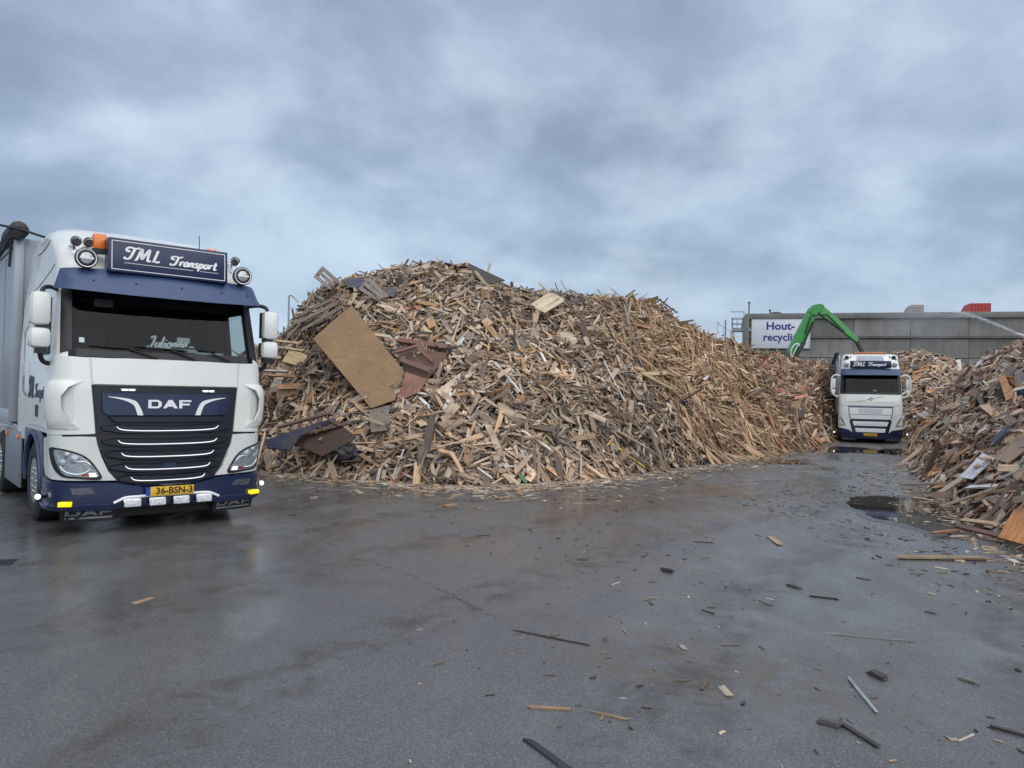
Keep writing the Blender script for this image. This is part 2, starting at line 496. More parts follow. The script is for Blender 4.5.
# ------------------------------------------------------------------ lettering
GL = {
 'T': (0.80, [[(.30, .70), (.20, .63), (.07, .68), (.03, .82), (.14, .95), (.38, .95), (.62, .90), (.92, 1.0)], [(.58, .92), (.52, .5), (.44, .14), (.28, .01), (.10, .04), (.04, .16)]]),
 'M': (1.22, [[(.0, .02), (.10, .02), (.17, .3), (.27, .95), (.38, .5), (.47, .12), (.62, .5), (.82, .95), (.86, .5), (.88, .12), (.98, .0), (1.12, .06)]]),
 'L': (0.62, [[(.22, .97), (.18, .6), (.13, .15), (.06, .03), (.22, .05), (.38, .0), (.56, .08)]]),
 'r': (0.36, [[(.08, .48), (.07, .25), (.06, 0)], [(.07, .28), (.16, .45), (.32, .45)]]),
 'a': (0.44, [[(.33, .42), (.2, .48), (.06, .36), (.05, .14), (.15, .01), (.29, .14)], [(.35, .47), (.33, .12), (.43, .02)]]),
 'n': (0.44, [[(.07, .48), (.06, 0)], [(.07, .28), (.2, .47), (.31, .40), (.31, .1), (.41, .02)]]),
 's': (0.38, [[(.32, .43), (.18, .48), (.08, .38), (.21, .25), (.28, .11), (.14, 0), (.02, .06)]]),
 'p': (0.44, [[(.08, .48), (.05, -.36)], [(.08, .33), (.2, .48), (.34, .38), (.33, .12), (.2, 0), (.08, .1)]]),
 'o': (0.44, [[(.22, .48), (.08, .38), (.06, .13), (.2, 0), (.34, .12), (.35, .36), (.22, .48), (.42, .43)]]),
 't': (0.38, [[(.17, .80), (.14, .15), (.21, 0), (.36, .06)], [(.0, .50), (.33, .52)]]),
 'J': (0.55, [[(.05, .80), (.22, .95), (.45, .92)], [(.38, .93), (.34, .4), (.22, .02), (.04, .0), (.0, .15)]]),
 'u': (0.44, [[(.06, .48), (.05, .1), (.16, 0), (.3, .14)], [(.33, .48), (.32, .1), (.42, .02)]]),
 'l': (0.24, [[(.10, .97), (.07, .1), (.19, .0)]]),
 'i': (0.24, [[(.08, .48), (.07, .08), (.18, 0)], [(.10, .66), (.11, .72)]]),
 'e': (0.42, [[(.07, .24), (.31, .28), (.27, .46), (.14, .46), (.05, .28), (.09, .06), (.22, 0), (.38, .08)]]),
 ' ': (0.35, []),
}
def script_text(text, size, weight, fn, h, material, parent, name='lettering', slant=0.28, cap_scale=None, squeeze=1.0):
    """cursive brush lettering as flat raised ribbons: fn(x, y, h) -> 3D, x from 0"""
    mb = MB()
    x = 0.0
    lay = 0
    for ch in text:
        adv, strokes = GL[ch]
        for st in strokes:
            pts = curve_pts([(p[0], p[1]) for p in st], 4)
            n = len(pts)
            vs, fs = [], []
            hh = h + lay * 0.00025
            lay += 1
            for i, p in enumerate(pts):
                t = (pts[min(i + 1, n - 1)] - pts[max(i - 1, 0)]).normalized()
                nn = Vector((-t.y, t.x))
                wd = weight * (0.75 + 0.35 * abs(t.y)) * (0.7 if i in (0, n - 1) else 1.0)
                for q in (p + nn * wd, p - nn * wd):
                    X, Y = (x + q.x * squeeze + q.y * slant) * size, q.y * size
                    vs.append(fn(X, Y, hh)); vs.append(fn(X, Y, hh - 0.006))
            for i in range(n - 1):
                a, b = i * 4, i * 4 + 4
                fs += [(a, b, b + 2, a + 2), (a, a + 1, b + 1, b), (a + 2, b + 2, b + 3, a + 3)]
            fs += [(0, 2, 3, 1), ((n - 1) * 4, (n - 1) * 4 + 1, (n - 1) * 4 + 3, (n - 1) * 4 + 2)]
            mb.add(vs, fs)
        x += adv * squeeze
    return mb.build(name, material, parent, None, recalc=False), x * size
def block_text(text, size, fn, h, material, parent, name='lettering', sx=1.0, bold=0.0, align='CENTER', th=0.004, spacing=1.0):
    cu = bpy.data.curves.new('txt', 'FONT')
    cu.body = text
    cu.size = size
    cu.align_x = align
    cu.align_y = 'CENTER'
    cu.offset = bold
    cu.extrude = th / 2
    cu.space_character = spacing
    cu.resolution_u = 3
    ob = bpy.data.objects.new('txt', cu)
    C.objects.link(ob)
    dg = bpy.context.evaluated_depsgraph_get()
    me = bpy.data.meshes.new_from_object(ob.evaluated_get(dg))
    bpy.data.objects.remove(ob, do_unlink=True)
    for v in me.vertices:
        v.co = fn(v.co.x * sx, v.co.y, h + v.co.z)
    me.name = name
    me.materials.clear()
    return link(name, me, material, parent)

# DAF letters as broad polygons, unit height
DAF_POLY = [
 [(0, 0), (.95, 0), (1.25, .25), (1.25, .75), (.95, 1), (0, 1), (0, .56), (.30, .56), (.30, .78), (.85, .78), (.95, .68), (.95, .32), (.85, .22), (.30, .22), (.30, .545), (0, .545)],
 [(1.38, 0), (1.70, 0), (1.86, .2), (2.35, .2), (2.48, 0), (2.82, 0), (2.30, 1), (1.92, 1)],
 [(2.95, 0), (3.25, 0), (3.25, .36), (4.0, .36), (4.0, .58), (3.25, .58), (3.25, .78), (4.15, .78), (4.15, 1), (2.95, 1)],
]
def daf_letters(size, fn, h, material, parent, name='lettering', sx=1.0):
    mb = MB()
    bmw = 4.15
    for poly in DAF_POLY:
        bm = bmesh.new()
        vs = [bm.verts.new((p[0], p[1], 0)) for p in poly]
        f = bm.faces.new(vs)
        bm.normal_update()
        bmesh.ops.triangulate(bm, faces=[f])
        r = bmesh.ops.extrude_face_region(bm, geom=bm.faces[:])
        for v in [g for g in r['geom'] if isinstance(g, bmesh.types.BMVert)]: v.co.z = 0.006
        bm.verts.index_update()
        mb.add([fn((v.co.x - bmw / 2) * size * sx, (v.co.y - 0.5) * size, h + v.co.z) for v in bm.verts], [tuple(v.index for v in f.verts) for f in bm.faces])
        bm.free()
    return mb.build(name, material, parent, None)

# ------------------------------------------------------------------ wheels
def wheel(parent, x, y, r, width, side, name='wheel', steer=0.0):
    w = empty(name, (x, y, r))
    w.rotation_euler = (0, 0, steer)
    w.parent = parent
    a = width / 2
    MB().lathe([(r * .56, -a * .9), (r * .62, -a), (r * .86, -a * 1.02), (r * .96, -a * .93), (r, -a * .78), (r, -a * .28), (r * .985, -a * .26), (r * .985, -a * .2), (r, -a * .18), (r, a * .18), (r * .985, a * .2), (r * .985, a * .26), (r, a * .28), (r, a * .78), (r * .96, a * .93), (r * .86, a * 1.02), (r * .62, a), (r * .56, a * .9)], (0, 0, 0), 'X', 40, close=True).build('tyre', M['rubber'], w)
    mb = MB()
    s = side
    mb.lathe([(r * .57, s * a * .95), (r * .55, s * a * .8), (r * .50, s * a * .55), (r * .36, s * a * .30), (r * .34, s * a * .62), (r * .20, s * a * .78), (r * .10, s * a * .9), (0.001, s * a * .92)], (0, 0, 0), 'X', 28)
    for k in range(10):
        th = 2 * math.pi * k / 10
        mb.lathe([(.026, s * a * .25), (.026, s * a * .98), (.001, s * a * 1.04)], (0, r * .30 * math.cos(th), r * .30 * math.sin(th)), 'X', 6)
    for k in range(10):
        th = 2 * math.pi * (k + .5) / 10
        c = Vector((s * a * .44, r * .435 * math.cos(th), r * .435 * math.sin(th)))
        mb.tube([c - Vector((s * .012, 0, 0)), c + Vector((s * .004, 0, 0))], .034, 8)
    mb.build('rim', M['alu'], w)
    return w

def cab_shell(S, root, zs, ts, skip, name, material, h=0.0, dark=None, rear=True, cap=True, smooth=40):
    mb = MB()
    n = len(ts)
    vs = [S.P(S.U(t, z), z, h) for z in zs for t in ts]
    fs, mi = [], []
    for i in range(len(zs) - 1):
        for k in range(n - 1):
            if skip((ts[k] + ts[k + 1]) / 2, (zs[i] + zs[i + 1]) / 2): continue
            fs.append((i * n + k, i * n + k + 1, (i + 1) * n + k + 1, (i + 1) * n + k))
            mi.append(1 if dark and dark((ts[k] + ts[k + 1]) / 2, (zs[i] + zs[i + 1]) / 2) else 0)
        if rear:
            fs.append((i * n + n - 1, i * n, (i + 1) * n, (i + 1) * n + n - 1)); mi.append(1 if dark else 0)
    if cap:
        b = (len(zs) - 1) * n
        c = sum((vs[b + k] for k in range(n)), Vector()) / n + Vector((0, 0, 0.02))
        vs.append(c)
        for k in range(n):
            fs.append((b + k, b + (k + 1) % n, len(vs) - 1)); mi.append(0)
    mb.v = [tuple(v) for v in vs]; mb.f = fs; mb.m = mi
    return mb.build(name, material, root, smooth, recalc=False)

# ------------------------------------------------------------------ near truck
def near_truck():
    root = empty('truck', (-4.324, 9.607, 0), rad(40.28))
    tag(root, 'large white and dark blue truck with lit yellow lamps, standing at the left edge', 'truck', 'trucks with the blue roof sign')
    S = Surf([(0.20, .05, 1.19, .27, .08), (0.35, .0, 1.235, .28, .08), (0.62, .0, 1.245, .28, .08), (1.15, .015, 1.25, .26, .075), (1.77, .04, 1.25, .24, .07), (2.12, .075, 1.245, .22, .08),
              (2.95, .32, 1.20, .20, .10), (3.10, .36, 1.18, .22, .10), (3.30, .40, 1.17, .28, .10), (3.48, .52, 1.16, .38, .10), (3.62, .74, 1.15, .46, .10), (3.74, 1.06, 1.13, .50, .08), (3.85, 1.40, 1.08, .50, .05), (3.92, 1.62, .98, .40, .03)], 2.25)
    P = S.P
    ts = sorted(set([-x for x in (0, .1, .2, .3, .4, .47, .5, .54, .58, .62, .66, .70, .735, .78, .82, .855, .92, 1.0)] + [0, .1, .2, .3, .4, .47, .5, .54, .58, .62, .66, .70, .735, .78, .82, .855, .92, 1.0]))
    zs = [1.0, 1.19, 1.4, 1.6, 1.79, 1.95, 2.12, 2.17, 2.4, 2.65, 2.86, 2.97, 3.10, 3.2, 3.30, 3.39, 3.48, 3.55, 3.62, 3.68, 3.74, 3.80, 3.85, 3.92]
    def skip(t, z):
        a = abs(t)
        if 2.12 < z < 2.97 and a < .56: return True
        if 2.17 < z < 2.86 and .735 < a < .855: return True
        if z < 1.19 and a > .74: return True
        return False
    cab_shell(S, root, zs, ts, skip, 'cab_shell', [M['white'], M['black']], 0.0, dark=lambda t, z: (z < 1.79 and abs(t) < .6))
    cab_shell(S, root, zs[:13], ts, skip, 'cab_lining', [M['interior']], -0.045)
    # interior
    MB().prism([(.50, 1.75), (.50, 2.20), (.78, 2.24), (.95, 2.16), (.95, 1.75)], -1.12, 1.12, 'X').build('dashboard', M['interior'], root)
    for sx in (-.62, .62):
        mb = MB()
        mb.box((sx, 1.60, 1.90), (.52, .5, .16), ch=.05); mb.box((sx, 1.86, 2.25), (.5, .14, .72), ch=.06); mb.box((sx, 1.88, 2.70), (.28, .1, .2), ch=.04)
        mb.build('seat', M['seat'], root)
    mb = MB(); mb.lathe([(.20, -.012), (.215, 0), (.20, .012), (.185, 0)], (0, 0, 0), 'Z', 24, close=True)
    sw = mb.build('steering_wheel', M['black'], root); sw.location = (.60, 1.10, 2.22); sw.rotation_euler = (rad(38), 0, 0)
    # windscreen and windows
    e = lambda z: S.U(.56, z)
    nz = 8
    poly = [(-e(2.125) , 2.125)] + [(e(2.125 + .83 * i / nz), 2.125 + .83 * i / nz) for i in range(nz + 1)] + [(-e(2.125 + .83 * i / nz), 2.125 + .83 * i / nz) for i in range(nz, 0, -1)]
    panel('windscreen', poly, P, -.012, -.004, M['screen'], root, bev=.002)
    # dark border of the screen
    for a, b in (((-1.04, 2.13), (1.04, 2.225)),):
        panel('screen_border', [(a[0], a[1]), (b[0], a[1]), (b[0] * .985, b[1]), (.55, b[1] - .015), (-.55, b[1] - .015), (a[0] * .985, b[1])], P, 0, .006, M['black'], root, bev=.002)
    for sg in (-1, 1):
        ua = lambda z: S.U(.510, z); ub = lambda z: S.U(.60, z)
        pl = [(ua(2.2), 2.2), (ub(2.16), 2.16), (ub(2.5), 2.5), (ub(2.96), 2.96), (ua(2.96), 2.96), (ua(2.5), 2.5)]
        panel('screen_pillar', pl if sg > 0 else mirror(pl), P, -.002, .008, M['black'], root, bev=.002)
        wl_ = lambda t, z: S.U(t, z)
        pw = [(wl_(.735, 2.17), 2.17), (wl_(.855, 2.17), 2.17), (wl_(.855, 2.86), 2.86), (wl_(.735, 2.86), 2.86)]
        panel('side_window', pw if sg > 0 else mirror(pw), P, -.02, -.012, M['screen'], root, bev=.002)
        # window surround
        mb = MB()
        mb.tube([P(sg * u, z, .004) for u, z in pw + pw[:1]], .018, 6)
        mb.build('window_seal', M['black'], root)
    # wipers
    for (ua, za, ub, zb) in ((-.15, 2.14, -.62, 2.26), (.32, 2.14, -.12, 2.27), (.78, 2.14, .30, 2.28)):
        mb = MB()
        mb.tube([P(ua, za, .03), P((ua * .35 + ub * .65), zb - .02, .035)], .012, 6)
        mb.tube([P(ub - .28, zb + .01, .02), P(ub, zb, .03), P(ub + .30, zb - .015, .02)], .009, 6)
        mb.build('wiper', M['black'], root)
    # name board, stickers and papers behind the glass
    brd = empty('name_board', (-.02, .27, 2.285)); brd.parent = root
    script_text('Julianne', .15, .085, lambda x, y, h: Vector((x - .20, -h, y)), .01, M['letter'], brd, 'lettering')
    MB().box((.10, .02, -.005), (.62, .02, .02)).build('board_foot', M['letter'], brd)
    MB().box((.24, .33, 2.40), (.16, .01, .07)).build('paper_slip', M['paper'], root)
    MB().box((.62, .60, 2.245), (.42, .20, .03), ch=.01).build('clipboard', M['paper'], root)
    MB().prism([(.10, 0), (.02, .09), (-.02, .09), (-.06, 0)], .0, .01, 'Y').build('paper_card', M['paper'], root).location = (.38, .45, 2.25)
    panel('sticker', [(-1.0, 2.30), (-.945, 2.30), (-.945, 2.36), (-1.0, 2.36)], P, 0, .004, M['paper'], root, bev=.001)
    MB().box((-.72, .32, 2.80), (.22, .06, .10), ch=.02).build('cab_camera', M['interior'], root)
    MB().box((0, .66, 2.90), (2.0, .02, .14), ch=.005).build('curtain', M['interior'], root)
    # white centre panel, corner panels, seams by gap
    panel('front_panel', [(-.865, 1.795), (.865, 1.795), (.885, 2.115), (.5, 2.125), (0, 2.128), (-.5, 2.125), (-.885, 2.115)], P, -.01, .022, M['white'], root, bev=.012)
    cp = [(.825, 1.20), (.90, 1.195), (1.55, 1.185), (1.58, 1.30), (1.58, 2.115), (1.2, 2.13), (.9, 2.118), (.878, 1.79), (.85, 1.5)]
    for pl in (cp, mirror(cp)): panel('corner_panel', pl, P, -.01, .018, M['white'], root, bev=.010)
    # air vanes at the corners
    for sg in (-1, 1):
        mb = MB()
        rows = []
        zz = [1.26, 1.30, 1.36, 1.5, 1.65, 1.76, 1.81, 1.84]
        off = [.012, .035, .052, .062, .066, .060, .038, .012]
        inner = [.98, 1.02, 1.10, 1.16, 1.16, 1.10, 1.01, .96]
        nu = 9
        vs, fs = [], []
        for z, o, u0 in zip(zz, off, inner):
            for k in range(nu):
                f = k / (nu - 1)
                u = u0 + (1.53 - u0) * f
                hh = (o * (1 if f < .6 else 1 - (f - .6) / .4 * .75)) * (0.25 + .75 * min(1, f * 4)) if u0 < 1.05 else o * (1 if f < .6 else 1 - (f - .6) / .4 * .75)
                vs.append(P(sg * u, z, hh + .018)); vs.append(P(sg * u, z, hh - .004 if f < .85 else -.01))
        for i in range(len(zz) - 1):
            for k in range(nu - 1):
                a, b = (i * nu + k) * 2, ((i + 1) * nu + k) * 2
                fs += [(a, a + 2, b + 2, b), (a + 1, b + 1, b + 3, a + 3)]
            a, b = i * nu * 2, (i + 1) * nu * 2
            fs.append((a, b, b + 1, a + 1))
            a, b = (i * nu + nu - 1) * 2, ((i + 1) * nu + nu - 1) * 2
            fs.append((a, a + 1, b + 1, b))
        for i in (0, len(zz) - 1):
            for k in range(nu - 1):
                a = (i * nu + k) * 2
                fs.append((a, a + 1, a + 3, a + 2))
        mb.add(vs, fs)
        mb.build('air_vane', M['white'], root, 50)
        rec = [(1.06, 1.36), (1.36, 1.34), (1.36, 1.78), (1.06, 1.76)]
        panel('vane_recess', rec if sg > 0 else mirror(rec), P, .010, .022, M['white_dirty'], root, bev=.003)
    # upper grille field with blue badge plate
    up = [(-.80, 1.19), (.80, 1.19), (.83, 1.5), (.865, 1.775), (-.865, 1.775), (-.83, 1.5)]
    panel('grille_field', up, P, -.02, .006, M['grille'], root, bev=.004)
    bp = [(-.70, 1.42), (.70, 1.42), (.76, 1.46), (.775, 1.70), (-.775, 1.70), (-.76, 1.46)]
    panel('badge_plate', bp, P, .0, .03, M['blue'], root, bev=.012)
    daf_letters(.105, lambda x, y, h: P(x, 1.565 + y, h), .031, M['letter'], root, 'badge_letters', sx=1.18)
    for sg in (-1, 1):
        top = curve_pts([(.70, 1.655), (.52, 1.635), (.40, 1.60), (.345, 1.52), (.31, 1.425)], 4)
        bot = curve_pts([(.375, 1.425), (.41, 1.53), (.455, 1.575), (.55, 1.615), (.70, 1.648)], 4)
        pl = [(p.x, p.y) for p in top] + [(p.x, p.y) for p in bot]
        panel('badge_flare', pl if sg > 0 else mirror(pl), P, .025, .036, M['letter'], root, bev=.001)
        led = [(.40, 1.722), (.56, 1.722), (.57, 1.752), (.39, 1.752)]
        hs = panel('led_light', led if sg > 0 else mirror(led), P, .0, .018, M['chrome'], root, bev=.004)
        for a, b in ((.415, .475), (.49, .55)):
            lp = [(a, 1.728), (b, 1.728), (b, 1.747), (a, 1.747)]
            panel('led_diode', lp if sg > 0 else mirror(lp), P, .015, .021, M['led'], hs, bev=.002)
    panel('grille_lip', [(-.62, 1.335), (.62, 1.335), (.70, 1.41), (-.70, 1.41)], P, -.005, .045, M['grille'], root, bev=.015)
    # lower grille backing and louvres
    lowp = [(-.56, .59), (-.3, .555), (.3, .555), (.56, .59), (.66, .73), (.74, .92), (.80, 1.14), (.79, 1.20), (-.79, 1.20), (-.80, 1.14), (-.74, .92), (-.66, .73)]
    panel('grille_back', lowp, P, -.05, -.015, M['black'], root, bev=.004)
    bars = [(1.235, .607, .78), (1.07, .59, .765), (.915, .55, .72), (.757, .505, .67), (.617, .44, .58)]
    for z, hw, ho in bars:
        pl = [(-ho * .97, z + .005), (-hw * .9, z - .035), (-.2, z - .045), (.2, z - .045), (hw * .9, z - .035), (ho * .97, z + .005), (ho, z + .055), (hw * 1.04, z + .078), (0, z + .06), (-hw * 1.04, z + .078), (-ho, z + .055)]
        panel('grille_bar', pl, P, -.02, .04, M['grille'], root, bev=.018)
        pts = curve_pts([(-hw, z + .052), (-hw * .9, z + .012), (-hw * .55, z - .003), (0, z - .006), (hw * .55, z - .003), (hw * .9, z + .012), (hw, z + .052)], 5)
        mb = MB(); mb.tube([P(p.x, p.y, .042) for p in pts], [.007 + .005 * min(1, min(i, len(pts) - 1 - i) / 4) for i in range(len(pts))], 8)
        mb.build('chrome_strip', M['chrome'], root)
        pts2 = [(-hw * .93, z - .058), (hw * .93, z - .058), (hw * .93, z - .044), (-hw * .93, z - .044)]
        panel('blue_strip', pts2, P, -.02, .012, M['blue'], root, bev=.004)
    panel('grille_emblem', [(-.07, .765), (.07, .765), (.09, .83), (-.09, .83)], P, .0, .045, M['blue'], root, bev=.01)
    # white headlamp panels
    hp = [(.585, .628), (.70, .632), (1.30, .655), (1.62, .70), (1.70, .80), (1.74, 1.0), (1.74, 1.13), (1.45, 1.165), (1.0, 1.172), (.82, 1.165), (.795, 1.05), (.745, .90), (.68, .75)]
    hl = [(p.x, p.y) for p in curve_pts([(1.335, 1.035), (1.18, 1.03), (1.02, .985), (.90, .915), (.81, .80), (.755, .655), (1.02, .672), (1.16, .70), (1.265, .80), (1.325, .93)], 4, True)]
    hl_in = [(p.x, p.y) for p in curve_pts([(1.25, 1.01), (1.16, 1.005), (1.02, .963), (.91, .895), (.83, .79), (.79, .685), (1.02, .698), (1.13, .725), (1.20, .82), (1.24, .93)], 4, True)]
    for sg in (-1, 1):
        k = (lambda p: p) if sg > 0 else mirror
        panel('lamp_panel', k(hp), P, -.04, .015, M['white_dirty'], root, bev=.012)
        h = panel('headlight', k(hl), P, .0, .028, M['black'], root, bev=.006)
        panel('lamp_reflector', k(hl_in), P, .02, .032, M['lamp_glass'], h, bev=.003)
        for (u, z, r) in ((1.03, .90, .060), (1.16, .86, .055), (1.11, .955, .04)):
            mb = MB(); n_ = (P(sg * u, z, 1) - P(sg * u, z, 0))
            c = P(sg * u, z, .025)
            mb.tube([c, c + n_ * .012, c + n_ * .022], [r, r * .8, r * .25], 14)
            mb.build('projector', M['lamp_glass'], h)
        mb = MB(); mb.tube([P(sg * p.x, p.y, .036) for p in curve_pts([(1.19, .95), (1.16, .80), (1.07, .735), (.95, .73), (.86, .80), (.92, .87), (1.03, .875)], 4)], .008, 6)
        mb.build('light_guide', M['chrome'], h)
        lp = [(.80, .69), (.875, .692), (.885, .735), (.82, .735)]
        panel('led_diode', k(lp), P, .03, .040, M['led'], h, bev=.004)
        lr = [(.89, .70), (.96, .70), (.96, .73), (.895, .73)]
        panel('indicator', k(lr), P, .03, .037, M['red_lens'], h, bev=.003)
        panel('lamp_cover', k(hl_in), P, .046, .050, M['clear'], h, bev=.002)
    # bumper
    bump = [(-1.66, .33), (-1.2, .305), (-.6, .31), (0, .31), (.6, .31), (1.2, .305), (1.66, .33), (1.70, .45), (1.66, .66), (1.3, .64), (.70, .615), (.585, .61), (.3, .548), (0, .54), (-.3, .548), (-.585, .61), (-.70, .615), (-1.3, .64), (-1.66, .66), (-1.70, .45)]
    bo = panel('bumper', bump, P, -.05, .035, M['blue'], root, bev=.02)
    lip = [(-1.62, .30), (-.62, .27), (-.5, .30), (.5, .30), (.62, .27), (1.62, .30), (1.64, .36), (.62, .365), (.45, .335), (-.45, .335), (-.62, .365), (-1.64, .36)]
    panel('bumper_lip', lip, P, .0, .075, M['blue'], root, bev=.02)
    panel('under_tray', [(-1.15, .17), (1.15, .17), (1.2, .32), (-1.2, .32)], P, -.14, -.06, M['black'], root, bev=.01)
    for sg in (-1, 1):
        k = (lambda p: p) if sg > 0 else mirror
        rec = [(.72, .45), (1.12, .44), (1.27, .50), (1.24, .585), (1.10, .60), (.76, .575)]
        r_ = panel('fog_recess', k(rec), P, .02, .038, M['blue'], root, bev=.004)
        f1 = [(.80, .485), (1.04, .478), (1.07, .565), (.86, .562)]
        fo = panel('fog_light', k(f1), P, .02, .042, M['fog'], root, bev=.006)
        ml = [(1.045, .35), (1.155, .348), (1.155, .402), (1.045, .402)]
        panel('marker_lamp', k(ml), P, .03, .115, M['amber_lit'], root, bev=.024)
        mb = MB(); p0 = P(sg * 1.45, .44, .02); p1 = P(sg * 1.40, .45, .12)
        mb.tube([p0, p1], .02, 6)
        st = mb.build('lamp_stalk', M['black'], root)
        mb = MB(); mb.lathe([(.001, -.034), (.024, -.024), (.034, 0), (.024, .024), (.001, .034)], p1, 'Z', 14)
        mb.build('side_lamp', M['led'], root)
        # mud flap with lettering below the bumper corner
        fl = [(.58, .155), (1.16, .155), (1.17, .31), (.57, .31)]
        fp = panel('mud_flap', k(fl), P, -.03, .03, M['black'], root, bev=.006)
        daf_letters(.075, lambda x, y, h_, sg=sg: P(sg * .86 + x, .262 + y, h_), .030, M['steel'], fp, 'lettering', sx=1.55)
        fs_ = [(.62, .185), (1.10, .185), (1.10, .207), (.62, .207)]
        panel('flap_strip', k(fs_), P, .02, .036, M['steel'], fp, bev=.002)
    # number plate, lamp bar, four working lamps
    pp = MB(); pp.box((.02, -.115, .488), (.52, .012, .112), ch=.004)
    pl = pp.build('number_plate', M['plate'], root)
    MB().box((-.265, -.122, .488), (.05, .004, .104)).build('plate_band', M['plate_eu'], pl)
    block_text('36-BSN-3', .115, lambda x, y, h: Vector((x + .045, -h, y + .488)), .1225, M['plate_ink'], pl, 'lettering', sx=.98, bold=.0025)
    mb = MB()
    bar = curve_pts([(-.62, .365), (-.55, .40), (-.48, .425), (-.3, .43), (0, .432), (.3, .43), (.48, .425), (.55, .40), (.62, .365)], 3)
    mb.tube([P(p.x, p.y, .062) for p in bar], .017, 8)
    mb.build('lamp_bar', M['letter'], root)
    for x in (-.42, -.14, .14, .42):
        c = P(x, .358, .075)
        mb = MB(); mb.box(c, (.215, .06, .115), ch=.03)
        ho = mb.build('work_lamp', M['chrome'], root)
        mb = MB(); mb.box(c + Vector((0, -.028, 0)), (.185, .02, .088), ch=.01)
        mb.build('lamp_lens', M['lens'], ho)
    # sun visor
    def vis(u, z, h):
        f = (z - 2.80) / .32
        z += .10
        q = P(u, 3.05, .0)
        f2 = 1 - f
        y0 = q.y - .15 - .22 * f2 - h
        if abs(u) > 1.0: y0 += (abs(u) - 1.0) ** 2 * 3.0
        return Vector((u * (1.05 - .04 * f), y0, z))
    vp = [(-1.21, 2.84), (-1.0, 2.815), (-.5, 2.795), (0, 2.79), (.5, 2.795), (1.0, 2.815), (1.21, 2.84), (1.17, 3.10), (.6, 3.12), (-.6, 3.12), (-1.17, 3.10)]
    vo = panel('sun_visor', vp, vis, 0, .016, M['visor_blue'], root, bev=.004)
    for u in (-.85, -.4, .12, .62, .98):
        MB().tube([vis(u, 2.95, .012), vis(u, 2.95, .024)], .014, 8).build('visor_bolt', M['black'], vo)
    for sg in (-1, 1):
        mb = MB(); mb.tube([vis(sg * 1.18, 2.88, 0), P(sg * 1.25, 2.95, .02)], .02, 6); mb.build('visor_bracket', M['black'], vo)
        mb = MB(); mb.tube([vis(sg * 1.15, 3.04, 0), P(sg * 1.15, 3.12, .0)], .02, 6); mb.build('visor_bracket', M['black'], vo)
    # roof sign
    tilt = Matrix.Rotation(rad(-4), 3, 'X')
    rs = empty('roof_sign', (0, .14, 3.39)); rs.parent = root
    MB().box((0, .09, 0), (1.45, .20, .425), tilt, .012).build('sign_box', M['sign_blue'], rs)
    mb = MB()
    tf = lambda x, y, h: tilt @ Vector((x, .09 - .10 - h, y))
    for a, b in (((-.685, -.175), (.685, -.175)), ((-.685, .178), (.685, .178)), ((-.685, -.175), (-.685, .178)), ((.685, -.175), (.685, .178))):
        mb.tube([tf(*a, .003), tf(*b, .003)], .006, 4)
    mb.build('sign_border', M['letter'], rs)
    script_text('TML', .155, .09, lambda x, y, h: tf(x - .56, y - .035, h), .010, M['letter'], rs, 'lettering', squeeze=1.05)
    script_text('Transport', .120, .095, lambda x, y, h: tf(x - .02, y - .045, h), .010, M['letter'], rs, 'lettering', squeeze=1.22)
    mb = MB(); mb.tube([tf(-.55, -.085, .004), tf(.28, -.085, .004)], .004, 4); mb.tube([tf(.36, -.085, .004), tf(.60, -.085, .004)], .004, 4)
    mb.build('underline', M['letter'], rs)
    mb = MB(); mb.box((-.5, .22, -.16), (.06, .3, .05)); mb.box((.5, .22, -.16), (.06, .3, .05)); mb.box((0, .30, .1), (1.2, .25, .05))
    mb.build('sign_bracket', M['black'], rs)
    # spot lamps, horns, beacons, antenna
    for sg in (-1, 1):
        c = Vector((sg * .95, .20, 3.32))
        mb = MB(); mb.lathe([(.04, .14), (.10, .10), (.125, .02), (.125, -.02), (.105, -.03)], c, 'Y', 24)
        sp = mb.build('spot_lamp', M['black'], root)
        MB().lathe([(.090, -.026), (.110, -.034), (.114, -.022), (.090, -.02)], c, 'Y', 28, close=True).build('lamp_ring', M['ring'], sp)
        MB().lathe([(.001, -.040), (.05, -.036), (.086, -.024)], c, 'Y', 20).build('lamp_lens', M['lamp_glass'], sp)
        MB().box(c + Vector((0, -.041, 0)), (.15, .006, .022)).build('lamp_strip', M['letter'], sp)
        MB().box(c + Vector((0, .06, -.15)), (.05, .06, .12)).build('lamp_foot', M['black'], sp)
    for (x, z, y) in ((-1.02, 3.545, .42), (-.885, 3.545, .40), (.93, 3.545, .42)):
        mb = MB(); mb.lathe([(.02, .55), (.022, .25), (.03, .12), (.045, .04), (.068, 0), (.062, .005), (.04, .04), (.02, .10), (.001, .12)], (x, y, z), 'Y', 20)
        mb.box((x, y + .16, z - .07), (.03, .05, .12)); mb.box((x, y + .42, z - .06), (.03, .05, .1))
        mb.build('horn', M['chrome'], root)
        MB().lathe([(.001, .03), (.040, .028)], (x, y - .01, z), 'Y', 16).build('horn_mouth', M['black'], root)
    MB().box((-.77, .42, 3.57), (.15, .16, .19), ch=.02).build('beacon', M['amber'], root)
    MB().box((-.77, .42, 3.455), (.16, .17, .05)).build('beacon_foot', M['black'], root)
    MB().lathe([(.085, 0), (.085, .05), (.06, .085), (.001, .09)], (.60, .42, 3.58), 'Z', 18).build('beacon', M['amber'], root)
    MB().lathe([(.09, 0), (.09, .16)], (.60, .42, 3.42), 'Z', 18).build('beacon_foot', M['black'], root)
    MB().tube([(.60, .9, 3.60), (.58, .88, 3.92)], .006, 5).build('antenna', M['black'], root)
